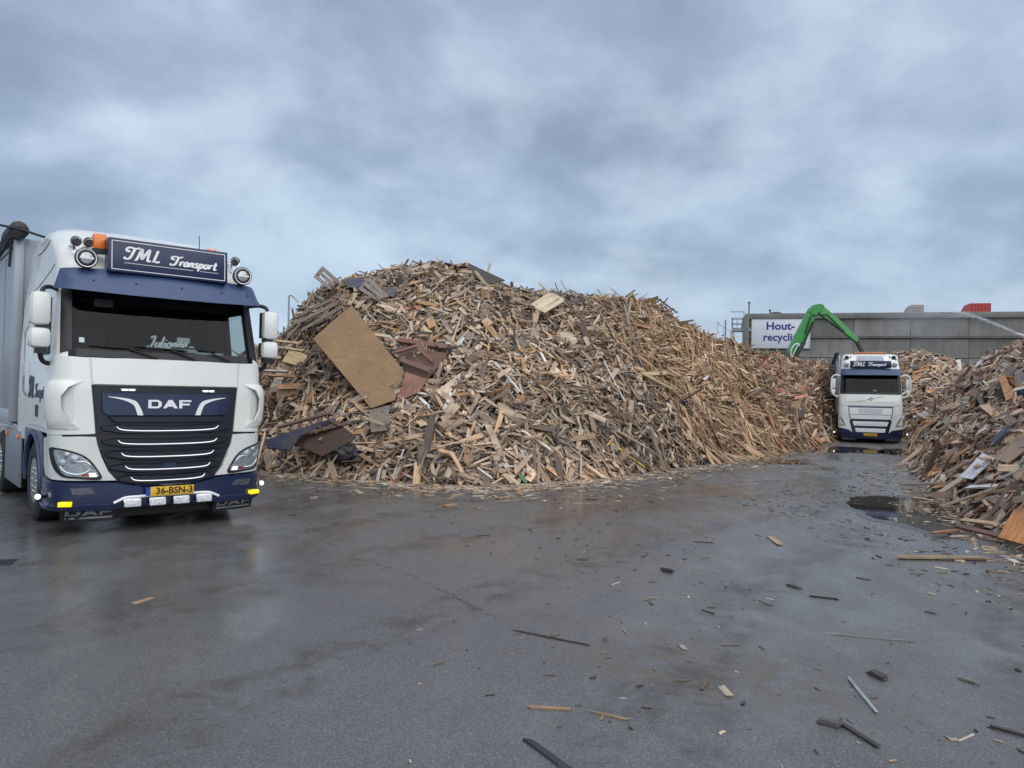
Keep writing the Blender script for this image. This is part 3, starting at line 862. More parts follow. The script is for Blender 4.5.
    # roof seams
    for sg in (-1, 1):
        mb = MB()
        mb.tube([P(sg * S.side_u(y, z), z, .004) for y, z in ((2.24, 3.58), (1.9, 3.585), (1.7, 3.60), (1.5, 3.64), (1.4, 3.68))], .004, 6)
        mb.tube([P(sg * S.side_u(y, z), z, .003) for y, z in ((2.24, 3.08), (1.6, 3.16), (1.1, 3.24), (.85, 3.30))], .003, 6)
        mb.build('roof_seam', M['black'], root)
        # side fairing behind the cab
        fp = [(2.27, .98), (3.02, .98), (3.02, 3.72), (2.85, 3.92), (2.27, 3.90)]
        mb = MB()
        vs = []
        for f in range(7):
            y = 2.265 + .78 * f / 6
            for z in (1.02, 1.6, 2.2, 2.9, 3.4, 3.70, 3.85):
                wz = interp(S.tab, z, 2) + .0 - .03 * (f / 6) * (1 if z > 3.3 else .3)
                vs.append(Vector((sg * wz, y, z))); vs.append(Vector((sg * (wz - .03), y, z)))
        fs = []
        for f in range(6):
            for k in range(6):
                a, b = (f * 7 + k) * 2, ((f + 1) * 7 + k) * 2
                fs += [(a, b, b + 2, a + 2), (a + 1, a + 3, b + 3, b + 1)]
            for k in (0, 6):
                a, b = (f * 7 + k) * 2, ((f + 1) * 7 + k) * 2
                fs.append((a, a + 1, b + 1, b))
        for f in (0, 6):
            for k in range(6):
                a = (f * 7 + k) * 2
                fs.append((a, a + 2, a + 3, a + 1))
        mb.add(vs, fs); mb.build('side_fairing', M['white'], root, 40)
        # door
        dz = 1.25
        dp = [(S.side_u(.62, dz), 1.25), (S.side_u(1.98, dz), 1.25), (S.side_u(1.98, dz), 2.10), (S.side_u(.62, dz), 2.10)]
        d = panel('door', dp if sg > 0 else mirror(dp), P, .0, .016, M['white'], root, bev=.008)
        hb = [(S.side_u(1.15, dz), 1.37), (S.side_u(1.30, dz), 1.37), (S.side_u(1.30, dz), 1.52), (S.side_u(1.15, dz), 1.52)]
        panel('handle', hb if sg > 0 else mirror(hb), P, .01, .03, M['black'], d, bev=.006)
        u1 = S.side_u(1.95, dz)
        if sg < 0:
            script_text('TML', .27, .09, lambda x, y, h: P(-u1 + x + .02, 1.62 + y, h), .022, M['dark_letter'], d, 'lettering', squeeze=.62)
            script_text('Transport', .17, .085, lambda x, y, h: P(-u1 + x + .56, 1.62 + y, h), .022, M['dark_letter'], d, 'lettering', squeeze=.98)
        else:
            script_text('TML', .27, .09, lambda x, y, h: P(u1 - 1.38 + x, 1.62 + y, h), .022, M['dark_letter'], d, 'lettering', squeeze=.62)
            script_text('Transport', .17, .085, lambda x, y, h: P(u1 - .82 + x, 1.62 + y, h), .022, M['dark_letter'], d, 'lettering', squeeze=.98)
        # fender with arch and step panel
        ax = 1.55
        su = lambda y: S.side_u(y, 1.0)
        arch = [(su(ax) + .60 * math.cos(rad(a)), .53 + .60 * math.sin(rad(a))) for a in range(170, -1, -10)]
        fpoly = [(su(.86), .42)] + [p for p in arch] + [(su(2.22), .60), (su(2.22), 1.17), (su(1.9), 1.20), (su(1.0), 1.20), (su(.78), 1.14), (su(.74), .42)]
        panel('fender', fpoly if sg > 0 else mirror(fpoly), P, -.03, .012, M['blue'], root, bev=.01, du=.12)
        ar2 = [(su(ax) + .66 * math.cos(rad(a)), .53 + .66 * math.sin(rad(a))) for a in range(185, -6, -12)]
        ar1 = [(su(ax) + .60 * math.cos(rad(a)), .53 + .60 * math.sin(rad(a))) for a in range(-5, 186, 12)]
        pa = ar2 + ar1
        panel('arch_lip', pa if sg > 0 else mirror(pa), P, .0, .03, M['visor_blue'], root, bev=.008, du=.12)
        sk = [(su(.52), .40), (su(.80), .40), (su(.80), .98), (su(.60), .98)]
        panel('step_panel', sk if sg > 0 else mirror(sk), P, -.06, .0, M['blue'], root, bev=.01)
        MB().prism([(ax - .64, .30), (ax - .64, 1.14), (ax + .7, 1.14), (ax + .7, .60), (ax + .66, .60), (ax + .66, 1.10), (ax - .60, 1.10), (ax - .60, .30)], sg * .85, sg * 1.19, 'X').build('wheel_housing', M['black'], root)
        # skirt with reflectors
        mb = MB(); mb.box((sg * 1.235, 3.42, .70), (.03, 1.55, .80), ch=.01)
        skt = mb.build('side_skirt', M['skirt'], root)
        for y in (2.85, 4.0):
            MB().box((sg * 1.26, y, 1.02), (.03, .10, .07), ch=.01).build('reflector', M['amber'], skt)
        # mirrors
        mb = MB(); mb.box((sg * 1.40, .30, 2.68), (.215, .17, .40), Matrix.Rotation(sg * rad(-8), 3, 'Z'), .06)
        mu = mb.build('mirror_housing', M['white'], root)
        mb = MB(); mb.box((sg * 1.40, .30, 2.335), (.225, .17, .245), Matrix.Rotation(sg * rad(-8), 3, 'Z'), .06)
        ml_ = mb.build('mirror_housing', M['white'], root)
        mb = MB(); mb.box((sg * 1.39, .385, 2.68), (.21, .03, .36)); mb.box((sg * 1.39, .385, 2.335), (.22, .03, .19)); mb.box((sg * 1.38, .33, 2.50), (.12, .12, .70))
        mb.build('mirror_back', M['black'], root)
        mb = MB()
        mb.tube(curve_pts([(sg * 1.38, .34, 2.84), (sg * 1.36, .36, 2.93), (sg * 1.27, .45, 2.96), (sg * 1.16, .60, 2.94)], 4), .026, 8)
        mb.build('mirror_arm', M['black'], root); mb = MB()
        mb.tube(curve_pts([(sg * 1.38, .36, 2.25), (sg * 1.37, .38, 2.12), (sg * 1.32, .44, 2.05), (sg * 1.22, .56, 2.04)], 4), .028, 8)
        mb.build('mirror_arm', M['black'], root)
        # grab rail behind the door
        mb = MB(); mb.tube([(sg * 1.26, 2.14, 1.62), (sg * 1.30, 2.14, 1.70), (sg * 1.30, 2.14, 2.5), (sg * 1.25, 2.14, 2.6)], .016, 6); mb.build('grab_rail', M['chrome'], root)
        wheel(root, sg * 1.07, ax, .52, .34, sg, 'wheel')
        wheel(root, sg * .96, 4.85, .51, .58, sg, 'wheel')
    mb = MB(); mb.box((-.42, 3.4, .85), (.09, 5.4, .28)); mb.box((.42, 3.4, .85), (.09, 5.4, .28)); mb.box((0, 1.45, .52), (1.7, .14, .14)); mb.box((0, 4.85, .52), (1.5, .2, .2)); mb.box((0, 1.0, .75), (1.2, 1.0, .5), ch=.1); mb.box((0, 2.9, .7), (2.1, 1.2, .6), ch=.08)
    mb.build('chassis', M['dark_steel'], root)
    MB().lathe([(.55, 0), (.55, .06)], (0, 5.1, 1.02), 'Z', 24).build('fifth_wheel', M['dark_steel'], root)
    return root
near_truck()

# ------------------------------------------------------------------ near trailer
def trailer(root, y0, length, z0, z1, ribs=True):
    MB().box((0, y0 + length / 2, (z0 + z1) / 2), (2.50, length, z1 - z0), ch=.03).build('trailer_body', M['trailer'], root)
    for sg in (-1, 1):
        MB().box((sg * 1.235, y0 - .005, (z0 + z1) / 2), (.14, .16, z1 - z0 + .04), ch=.04).build('corner_post', M['trailer_post'], root)
        mb = MB(); mb.box((sg * 1.262, y0 + length / 2, z0 + .05), (.03, length, .24), ch=.01); mb.box((sg * 1.262, y0 + length / 2, z1 - .06), (.03, length, .10), ch=.01)
        mb.build('side_rail', M['trailer_post'], root)
        k = int(length / 1.15)
        for i in range(1, k):
            MB().box((sg * 1.258, y0 + i * length / k, (z0 + z1) / 2), (.02, .035, z1 - z0 - .36)).build('rib', M['trailer_post'], root)
    for i in range(3):
        for sg in (-1, 1): wheel(root, sg * 1.05, y0 + length - 4.6 + i * 1.35, .50, .38, sg)
    MB().box((0, y0 + length / 2, z0 - .16), (1.0, length - .4, .28)).build('trailer_frame', M['dark_steel'], root)

def near_trailer():
    root = empty('semi_trailer', (-4.324, 9.607, 0), rad(40.28))
    tag(root, 'tall grey semi-trailer with a rolled black tarp along its top edge', 'trailer')
    trailer(root, 3.46, 12.5, 1.22, 4.0)
    mb = MB()
    pts, rs = [], []
    for i in range(40):
        y = 3.25 + 12.7 * i / 39
        pts.append(Vector((-1.26 + .015 * math.sin(y * 3.1), y, 4.06 + .02 * math.sin(y * 2.2))))
        rs.append(.125 + .018 * math.sin(y * 5.0) + (.02 if i < 2 else 0))
    mb.tube([(-1.26, 3.2, 4.07)] + pts, [.06] + rs, 10)
    mb.build('rolled_tarp', M['tarp'], root)
    mb = MB(); mb.tube(curve_pts([(-1.75, 3.22, 4.12), (-1.45, 3.2, 4.10), (-1.26, 3.19, 4.08), (-1.0, 3.19, 4.02), (-.72, 3.19, 3.97), (-.66, 3.19, 4.0)], 4), .018, 6)
    mb.build('tarp_crank', M['black'], root)
    mb = MB(); mb.tube([(-1.33, 3.5, 3.95), (-1.34, 3.55, 3.55)], .02, 6); mb.tube([(-1.36, 3.6, 3.98), (-1.37, 9, 3.5)], .008, 5)
    mb.build('tarp_strap', M['black'], root)
near_trailer()

# ------------------------------------------------------------------ far truck
def far_truck():
    loc, rz = (15.36, 32.43, 0), rad(-22)
    root = empty('truck', loc, rz)
    tag(root, 'distant white truck with blue visor and bumper, parked between the wood heaps', 'truck', 'trucks with the blue roof sign')
    S = Surf([(.20, .06, 1.20, .22, .06), (.40, .0, 1.25, .24, .07), (1.2, .02, 1.25, .24, .08), (1.74, .08, 1.25, .22, .09), (2.08, .16, 1.24, .22, .10), (2.94, .50, 1.20, .20, .10), (3.2, .58, 1.17, .2, .1), (3.5, .75, 1.13, .22, .09), (3.75, .98, 1.10, .25, .08), (3.86, 1.2, 1.05, .3, .06), (3.90, 1.5, .95, .3, .05)], 2.3)
    P = S.P
    half = [.1, .2, .3, .4, .5, .54, .58, .62, .66, .7, .735, .79, .85, .92, 1.0]
    ts = sorted([0] + half + [-x for x in half])
    zs = [.95, 1.2, 1.5, 1.74, 1.9, 2.08, 2.14, 2.4, 2.66, 2.84, 2.95, 3.1, 3.2, 3.35, 3.5, 3.62, 3.75, 3.86, 3.90]
    def skip(t, z):
        a = abs(t)
        return (2.08 < z < 2.95 and a < .56) or (2.14 < z < 2.84 and .735 < a < .85) or (z < 1.2 and a > .73)
    cab_shell(S, root, zs, ts, skip, 'cab_shell', [M['white'], M['black']], dark=lambda t, z: False)
    cab_shell(S, root, zs[:12], ts, skip, 'cab_lining', [M['interior']], -.04)
    MB().prism([(.6, 1.7), (.6, 2.15), (.95, 2.2), (1.1, 2.1), (1.1, 1.7)], -1.1, 1.1, 'X').build('dashboard', M['interior'], root)
    for sx in (-.6, .6):
        mb = MB(); mb.box((sx, 1.95, 2.2), (.5, .15, .8), ch=.05); mb.box((sx, 1.7, 1.85), (.5, .5, .15), ch=.04); mb.build('seat', M['seat'], root)
    e = lambda z: S.U(.56, z)
    poly = [(e(2.085 + .86 * i / 6), 2.085 + .86 * i / 6) for i in range(7)]
    panel('windscreen', poly + mirror(poly), P, -.012, -.004, M['screen'], root, bev=.002)
    panel('screen_border', [(-1.1, 2.085), (1.1, 2.085), (1.09, 2.16), (-1.09, 2.16)], P, 0, .006, M['black'], root, bev=.002)
    MB().box((.18, .55, 2.26), (.13, .02, .06)).build('paper_slip', M['paper'], root)
    MB().box((-.78, .55, 2.75), (.16, .06, .10), ch=.02).build('cab_camera', M['interior'], root)
    for sg in (-1, 1):
        k = (lambda p: p) if sg > 0 else mirror
        ua = lambda z: S.U(.515, z); ub = lambda z: S.U(.62, z)
        panel('screen_pillar', k([(ua(2.1), 2.1), (ub(2.1), 2.1), (ub(2.94), 2.94), (ua(2.94), 2.94)]), P, -.002, .008, M['black'], root, bev=.002)
        pw = [(S.U(.735, 2.14), 2.14), (S.U(.85, 2.14), 2.14), (S.U(.85, 2.84), 2.84), (S.U(.735, 2.84), 2.84)]
        panel('side_window', k(pw), P, -.02, -.01, M['screen'], root, bev=.002)
    # front panels: brand bar field, grille in a dark blue outline
    panel('front_panel', [(-1.0, 1.76), (1.0, 1.76), (1.04, 2.07), (-1.04, 2.07)], P, -.01, .02, M['white'], root, bev=.012)
    mb = MB(); mb.tube([P(-.50, 1.765, .026), P(0, 1.885, .026), P(.50, 2.0, .026)], .009, 6); mb.build('badge_bar', M['steel'], root)
    c = P(0, 1.885, .026); mb = MB(); mb.lathe([(.052, -.012), (.075, -.012), (.075, .006), (.052, .006)], c, 'Y', 20, close=True); mb.build('badge_ring', M['steel'], root)
    panel('upper_panel', [(-1.15, 1.60), (1.15, 1.60), (1.17, 1.735), (-1.17, 1.735)], P, -.01, .018, M['white'], root, bev=.01)
    panel('grille_frame', [(-.66, .43), (.66, .43), (.80, 1.0), (.86, 1.30), (.87, 1.57), (-.87, 1.57), (-.86, 1.30), (-.80, 1.0)], P, -.01, .012, M['blue'], root, bev=.006)
    panel('grille_plate', [(-.82, 1.225), (.82, 1.225), (.835, 1.51), (-.835, 1.51)], P, .0, .026, M['letter'], root, bev=.008)
    for i in range(5):
        z = 1.27 + i * .046
        panel('grille_slot', [(-.46, z), (.46, z), (.46, z + .018), (-.46, z + .018)], P, .02, .029, M['steel'], root, bev=.002)
    panel('grille_plate', [(-.77, 1.02), (.77, 1.02), (.805, 1.205), (-.805, 1.205)], P, .0, .024, M['letter'], root, bev=.008)
    for (z0, z1, w0, w1) in ((.94, 1.03, .70, .73), (.64, .72, .60, .62)):
        panel('grille_gap', [(-w0, z0), (w0, z0), (w1, z1), (-w1, z1)], P, .0, .016, M['black'], root, bev=.003)
    panel('grille_plate', [(-.64, .73), (.64, .73), (.70, .925), (-.70, .925)], P, .0, .030, M['letter'], root, bev=.012)
    panel('grille_plate', [(-.56, .46), (.56, .46), (.60, .63), (-.60, .63)], P, .0, .030, M['letter'], root, bev=.012)
    for i in range(9):
        x = -.52 + i * .13
        panel('grille_slot', [(x - .03, .775), (x + .03, .775), (x + .03, .80), (x - .03, .80)], P, .024, .032, M['steel'], root, bev=.002)
    hp = [(.70, .44), (.84, .55), (1.2, .62), (1.5, .64), (1.52, 1.18), (1.1, 1.19), (.89, 1.20), (.83, .98)]
    for sg in (-1, 1):
        k = (lambda p: p) if sg > 0 else mirror
        panel('lamp_panel', k(hp), P, -.02, .018, M['white'], root, bev=.01)
        h = panel('headlight', k([(.96, .70), (1.24, .76), (1.24, .80), (1.04, .79), (1.20, 1.10), (1.15, 1.11), (.97, .80)]), P, .01, .03, M['lamp_glass'], root, bev=.006)
        panel('lamp_shade', k([(1.02, .83), (1.05, .83), (1.15, 1.03), (1.13, 1.05)]), P, .026, .035, M['black'], h, bev=.003)
        panel('corner_panel', k([(.90, 1.22), (1.5, 1.215), (1.5, 1.585), (.91, 1.585)]), P, -.01, .016, M['white'], root, bev=.01)
        MB().box((sg * 1.42, .10, .42), (.06, .06, .06), ch=.02).build('side_lamp', M['led'], root)
        mb = MB()
        ring = [(1.21, 2.88), (1.36, 2.92), (1.50, 2.85), (1.555, 2.68), (1.555, 2.30), (1.50, 2.12), (1.38, 2.0), (1.22, 1.97)]
        mb.tube([Vector((sg * p.x, .50, p.y)) for p in curve_pts(ring, 4)], .036, 8)
        mb.build('mirror_arm', M['white'], root)
        MB().box((sg * 1.47, .56, 2.55), (.19, .12, .44), ch=.05).build('mirror_housing', M['white'], root)
        MB().box((sg * 1.47, .56, 2.20), (.18, .12, .20), ch=.05).build('mirror_housing', M['white'], root)
        fl = panel('mud_flap', k([(.56, .09), (1.18, .09), (1.18, .24), (.56, .24)]), P, -.02, .02, M['black'], root, bev=.006)
        block_text('VOLVO', .12, lambda x, y, h_, sg=sg: P(sg * .87 + x, .185 + y, h_), .022, M['steel'], fl, 'lettering', sx=1.25, bold=.002)
        wheel(root, sg * 1.07, 1.42, .51, .34, sg)
        wheel(root, sg * .97, 5.1, .51, .56, sg)
        MB().box((sg * 1.235, 3.3, .72), (.03, 2.5, .8), ch=.01).build('side_skirt', M['skirt'], root)
        MB().box((sg * 1.20, 2.62, 2.5), (.03, .6, 2.7), ch=.01).build('side_fairing', M['white'], root)
        panel('fender', k([(S.side_u(.85, 1), .5), (S.side_u(.95, 1), .85), (S.side_u(1.2, 1), 1.08), (S.side_u(1.6, 1), 1.10), (S.side_u(1.95, 1), .85), (S.side_u(2.0, 1), .5), (S.side_u(2.2, 1), .5), (S.side_u(2.2, 1), 1.22), (S.side_u(.7, 1), 1.22), (S.side_u(.7, 1), .5)]), P, -.03, .01, M['blue'], root, bev=.008, du=.15)
    panel('bumper', [(-1.5, .24), (-.8, .17), (.8, .17), (1.5, .24), (1.52, .63), (1.2, .605), (.84, .535), (.68, .42), (0, .40), (-.68, .42), (-.84, .535), (-1.2, .605), (-1.52, .63)], P, -.05, .03, M['blue'], root, bev=.02)
    pl = MB().box((0, -.045, .355), (.52, .012, .115), ch=.004).build('number_plate', M['plate'], root)
    for i in range(7): MB().box((-.19 + i * .065, -.053, .355), (.034, .004, .06)).build('plate_mark', M['plate_ink'], pl)
    # visor and sign, lamps, beacon bar
    def vis(u, z, h):
        return Vector((u, P(u, 3.1).y - .10 - (3.2 - z) * .6 - h, z))
    panel('sun_visor', [(-1.20, 2.92), (1.20, 2.92), (1.16, 3.20), (-1.16, 3.20)], vis, 0, .016, M['visor_blue'], root, bev=.004)
    rs = empty('roof_sign', (0, .42, 3.39)); rs.parent = root
    MB().box((0, .08, 0), (1.62, .2, .30), ch=.012).build('sign_box', M['sign_blue'], rs)
    script_text('TML', .185, .10, lambda x, y, h: Vector((x - .70, -.02 - h, y - .075)), .008, M['letter'], rs, 'lettering', squeeze=.98)
    script_text('Transport', .15, .095, lambda x, y, h: Vector((x - .10, -.02 - h, y - .065)), .008, M['letter'], rs, 'lettering', squeeze=1.15)
    mb = MB(); mb.box((0, .3, -.08), (1.3, .3, .06)); mb.build('sign_bracket', M['black'], rs)
    panel('roof_panel', [(-.55, 3.56), (.55, 3.56), (.52, 3.78), (-.52, 3.78)], P, -.02, .04, M['trailer_post'], root, bev=.01)
    for sg in (-1, 1):
        c = P(sg * .92, 3.70, .06); mb = MB(); mb.lathe([(.05, .12), (.09, .02), (.09, -.02), (.06, -.02), (.001, .02)], c, 'Y', 16); mb.build('horn', M['black'], root)
        c = P(sg * .95, 3.40, .10); mb = MB(); mb.lathe([(.05, .12), (.11, .04), (.11, -.02), (.08, -.03), (.001, -.04)], c, 'Y', 18); mb.build('spot_lamp', M['lamp_glass'], root)
        MB().box(P(sg * 1.02, 3.62, .03), (.05, .05, .06), ch=.01).build('marker_lamp', M['black'], root)
        MB().box(P(sg * .78, 3.74, .03), (.05, .05, .06), ch=.01).build('marker_lamp', M['black'], root)
    MB().box((0, 1.45, 3.935), (1.35, .25, .09), ch=.03).build('beacon_bar', M['amber_dull'], root)
    mb = MB(); mb.box((-.42, 3.3, .85), (.09, 5.2, .28)); mb.box((.42, 3.3, .85), (.09, 5.2, .28)); mb.box((0, 1.42, .52), (1.7, .14, .14)); mb.box((0, 5.1, .52), (1.4, .2, .2)); mb.box((0, 1.2, .85), (1.2, 1.2, .6), ch=.1); mb.box((0, 2.8, .8), (2.0, 1.2, .6), ch=.08)
    mb.build('chassis', M['dark_steel'], root)
    tr = empty('semi_trailer', loc, rz)
    tag(tr, 'grey semi-trailer coupled behind the distant white truck', 'trailer')
    trailer(tr, 3.4, 10.0, 1.2, 3.95)
    mb = MB(); mb.tube([(-1.30, 3.2, 3.98), (-1.30, 13.4, 3.98)], .10, 10); mb.build('rolled_tarp', M['tarp'], tr)
    mb = MB(); mb.tube([(-1.42, 3.22, 3.98), (-1.30, 3.18, 3.98), (-1.2, 3.18, 3.6)], .025, 6); mb.build('tarp_crank', M['black'], tr)
far_truck()

# ------------------------------------------------------------------ ground
def ground():
    m, nt, b = new_mat('wet_asphalt')
    N, L = nt.nodes, nt.links
    tcn = N.new('ShaderNodeTexCoord')
    def nz(scale, detail=5, rough=.55, dist=0.0, sc=(1, 1, 1), loc=(0, 0, 0), rot=0.0):
        mp = N.new('ShaderNodeMapping'); mp.inputs['Scale'].default_value = sc; mp.inputs['Location'].default_value = loc; mp.inputs['Rotation'].default_value = (0, 0, rot)
        L.new(tcn.outputs['Object'], mp.inputs[0])
        n = N.new('ShaderNodeTexNoise'); n.inputs['Scale'].default_value = scale; n.inputs['Detail'].default_value = detail; n.inputs['Roughness'].default_value = rough; n.inputs['Distortion'].default_value = dist
        L.new(mp.outputs[0], n.inputs['Vector'])
        return n.outputs['Fac']
    def rng_(f, a, b_, c, d):
        r = N.new('ShaderNodeMapRange'); r.interpolation_type = 'SMOOTHSTEP'
        for i, v in enumerate((a, b_, c, d)): r.inputs[i + 1].default_value = v
        L.new(f, r.inputs[0]); return r.outputs[0]
    def mth(op, a, b_=None):
        n = N.new('ShaderNodeMath'); n.operation = op
        for i, v in enumerate((a, b_)):
            if v is None: continue
            if isinstance(v, (int, float)): n.inputs[i].default_value = v
            else: L.new(v, n.inputs[i])
        return n.outputs[0]
    def mix(f, a, b_):
        x = N.new('ShaderNodeMix'); x.data_type = 'RGBA'
        for key, v in ((0, f), (6, a), (7, b_)):
            if isinstance(v, (int, float)): x.inputs[key].default_value = v
            elif isinstance(v, tuple): x.inputs[key].default_value = (*v, 1)
            else: L.new(v, x.inputs[key])
        return x.outputs[2]
    def blob(cx, cy, rx, ry, rot=0.0, soft=.5):
        """soft patch mask centred at a place on the ground"""
        mp = N.new('ShaderNodeMapping'); mp.vector_type = 'TEXTURE'
        mp.inputs['Location'].default_value = (cx, cy, 0); mp.inputs['Scale'].default_value = (rx, ry, 1); mp.inputs['Rotation'].default_value = (0, 0, rot)
        L.new(tcn.outputs['Object'], mp.inputs[0])
        ln = N.new('ShaderNodeVectorMath'); ln.operation = 'LENGTH'; L.new(mp.outputs[0], ln.inputs[0])
        d = mth('ADD', ln.outputs['Value'], mth('MULTIPLY', mth('SUBTRACT', nz(1.3, 6, .65), .5), 1.1))
        return rng_(d, 1 - soft, 1 + soft, 1.0, 0.0)
    vo = N.new('ShaderNodeTexVoronoi'); vo.inputs['Scale'].default_value = 130; L.new(tcn.outputs['Object'], vo.inputs['Vector'])
    sepc = N.new('ShaderNodeSeparateColor'); L.new(vo.outputs['Color'], sepc.inputs[0])
    stone = rng_(sepc.outputs[0], .0, 1.0, .70, 1.3)
    light_stone = rng_(sepc.outputs[1], .955, .97, 0, 1)
    big = nz(.16, 6, .6, .6)
    med = nz(.9, 7, .62, .4)
    base = mix(rng_(big, .32, .68, 0, 1), (.086, .086, .085), (.120, .119, .117))
    base = mix(mth('MULTIPLY', rng_(med, .5, .78, 0, 1), .45), base, (.085, .080, .072))
    sc_ = N.new('ShaderNodeMix'); sc_.data_type = 'RGBA'; sc_.blend_type = 'MULTIPLY'; sc_.inputs[0].default_value = .9
    L.new(base, sc_.inputs[6]); L.new(stone, sc_.inputs[7])
    col = mix(mth('MULTIPLY', light_stone, .5), sc_.outputs[2], (.26, .26, .255))
    # wet film streaks in the right-hand lane, colour lightened to imitate sky sheen
    lane_sheen = mth('MULTIPLY', blob(7, 16, 9, 10, 0, .45), rng_(nz(2.2, 8, .7, 1.2, (1, .35, 1), rot=.35), .42, .66, 0, 1))
    col = mix(mth('MULTIPLY', lane_sheen, .7), col, (.15, .148, .145))
    sand = mth('MULTIPLY', blob(1.35, 4.95, 1.1, .55, -.45, .6), rng_(nz(6, 8, .7), .38, .6, 0, 1))
    col = mix(mth('MULTIPLY', sand, .75), col, (.115, .10, .08))
    sand2 = mth('MULTIPLY', blob(.1, 6.2, 1.6, .25, -.42, .6), rng_(nz(4, 8, .7), .38, .6, 0, 1))
    col = mix(mth('MULTIPLY', sand2, .6), col, (.12, .105, .085))
    brown = mth('MULTIPLY', blob(-3.1, 7.3, 1.7, 1.5, 0, .6), rng_(nz(1.6, 7, .65), .38, .62, 0, 1))
    col = mix(mth('MULTIPLY', brown, .4), col, (.040, .036, .030))
    mulch = mth('MULTIPLY', blob(-1, 14.2, 9, 2.2, -.05, .5), rng_(nz(3.2, 8, .7), .40, .62, 0, 1))
    col = mix(mth('MULTIPLY', mulch, .85), col, (.085, .072, .056))
    chips = rng_(nz(24, 3, .7, .8, (1, .5, 1), rot=.5), .64, .70, 0, 1)
    col = mix(mth('MULTIPLY', chips, mth('MULTIPLY', blob(6.5, 13, 9, 12, 0, .5), .8)), col, (.025, .022, .019))
    # dragged dirt in long curved wheel lines, and ground-in wood fibre
    wv = N.new('ShaderNodeTexWave'); wv.wave_type = 'RINGS'; wv.rings_direction = 'Z'; wv.inputs['Scale'].default_value = .16; wv.inputs['Distortion'].default_value = 5; wv.inputs['Detail'].default_value = 4; wv.inputs['Detail Scale'].default_value = .8
    mpw = N.new('ShaderNodeMapping'); mpw.inputs['Location'].default_value = (-14, 2, 0); L.new(tcn.outputs['Object'], mpw.inputs[0]); L.new(mpw.outputs[0], wv.inputs['Vector'])
    trk = mth('MULTIPLY', rng_(wv.outputs['Fac'], .62, .95, 0, 1), rng_(nz(2.6, 8, .72, .5), .42, .64, 0, 1))
    col = mix(mth('MULTIPLY', trk, .8), col, (.052, .045, .036))
    fib = mth('MULTIPLY', rng_(nz(55, 3, .7, 1.5, (1, .3, 1), rot=.8), .60, .68, 0, 1), rng_(nz(.7, 6, .65), .46, .66, 0, 1))
    col = mix(mth('MULTIPLY', fib, .7), col, (.035, .028, .022))
    L.new(col, b.inputs['Base Color'])
    # wetness: streaks and pools of smoother film
    wet = mth('ADD', mth('MULTIPLY', nz(.33, 5, .6, 1.0, (1, .5, 1), rot=.4), .6), mth('MULTIPLY', nz(1.7, 6, .6, .6, (1, .45, 1), rot=.3), .4))
    film = mth('ADD', wet, mth('MULTIPLY', blob(6.0, 17, 8, 12, -.3, .6), .06))
    rgh = rng_(film, .40, .62, .54, .15)
    rgh = mth('ADD', rgh, mth('MULTIPLY', mth('SUBTRACT', sepc.outputs[2], .5), .16))
    rgh = mth('ADD', rgh, mth('MULTIPLY', sand, .3))
    L.new(rgh, b.inputs['Roughness'])
    b.inputs['Specular IOR Level'].default_value = .5
    bp = N.new('ShaderNodeBump'); bp.inputs['Distance'].default_value = .004
    L.new(rng_(film, .42, .68, .55, .10), bp.inputs['Strength'])
    L.new(mth('ADD', mth('MULTIPLY', vo.outputs['Distance'], -.6), mth('MULTIPLY', nz(38, 4, .6), .8)), bp.inputs['Height'])
    L.new(bp.outputs[0], b.inputs['Normal'])
    mb = MB(); mb.add([(-300, -200, 0), (300, -200, 0), (300, 600, 0), (-300, 600, 0)], [(0, 1, 2, 3)])
    tag(mb.build('ground', m, None, None, recalc=False), 'wet dark asphalt yard strewn with wood splinters', None, None, 'structure')
ground()

def organic(cx, cy, rx, ry, rot, seed, n=72, amp=.35):
    out = []
    for i in range(n):
        a = 2 * math.pi * i / n
        k = 1 + amp * noise.noise(Vector((math.cos(a) * 1.3 + seed, math.sin(a) * 1.3, seed * .7))) * 1.6 + .12 * noise.noise(Vector((math.cos(a) * 5, math.sin(a) * 5 + seed, 3)))
        x, y = rx * k * math.cos(a), ry * k * math.sin(a)
        out.append((cx + x * math.cos(rot) - y * math.sin(rot), cy + x * math.sin(rot) + y * math.cos(rot)))
    return out
m, nt, b = new_mat('puddle_water')
n_ = nt.nodes.new('ShaderNodeTexNoise'); n_.inputs['Scale'].default_value = 1.2; n_.inputs['Detail'].default_value = 5
r_ = nt.nodes.new('ShaderNodeValToRGB'); r_.color_ramp.elements[0].color = (.020, .019, .017, 1); r_.color_ramp.elements[1].color = (.045, .042, .036, 1)
nt.links.new(n_.outputs['Fac'], r_.inputs[0]); nt.links.new(r_.outputs[0], b.inputs['Base Color'])
b.inputs['Roughness'].default_value = .03
b.inputs['IOR'].default_value = 1.33
n2 = nt.nodes.new('ShaderNodeTexNoise'); n2.inputs['Scale'].default_value = 9
bp = nt.nodes.new('ShaderNodeBump'); bp.inputs['Strength'].default_value = .03; bp.inputs['Distance'].default_value = .01
nt.links.new(n2.outputs['Fac'], bp.inputs['Height']); nt.links.new(bp.outputs[0], b.inputs['Normal'])
M['water'] = m
M['wet_mud'] = mat('wet_mud_rim', (.050, .045, .039), .26, var=.4, scale=5, bump=.3, bscale=60)
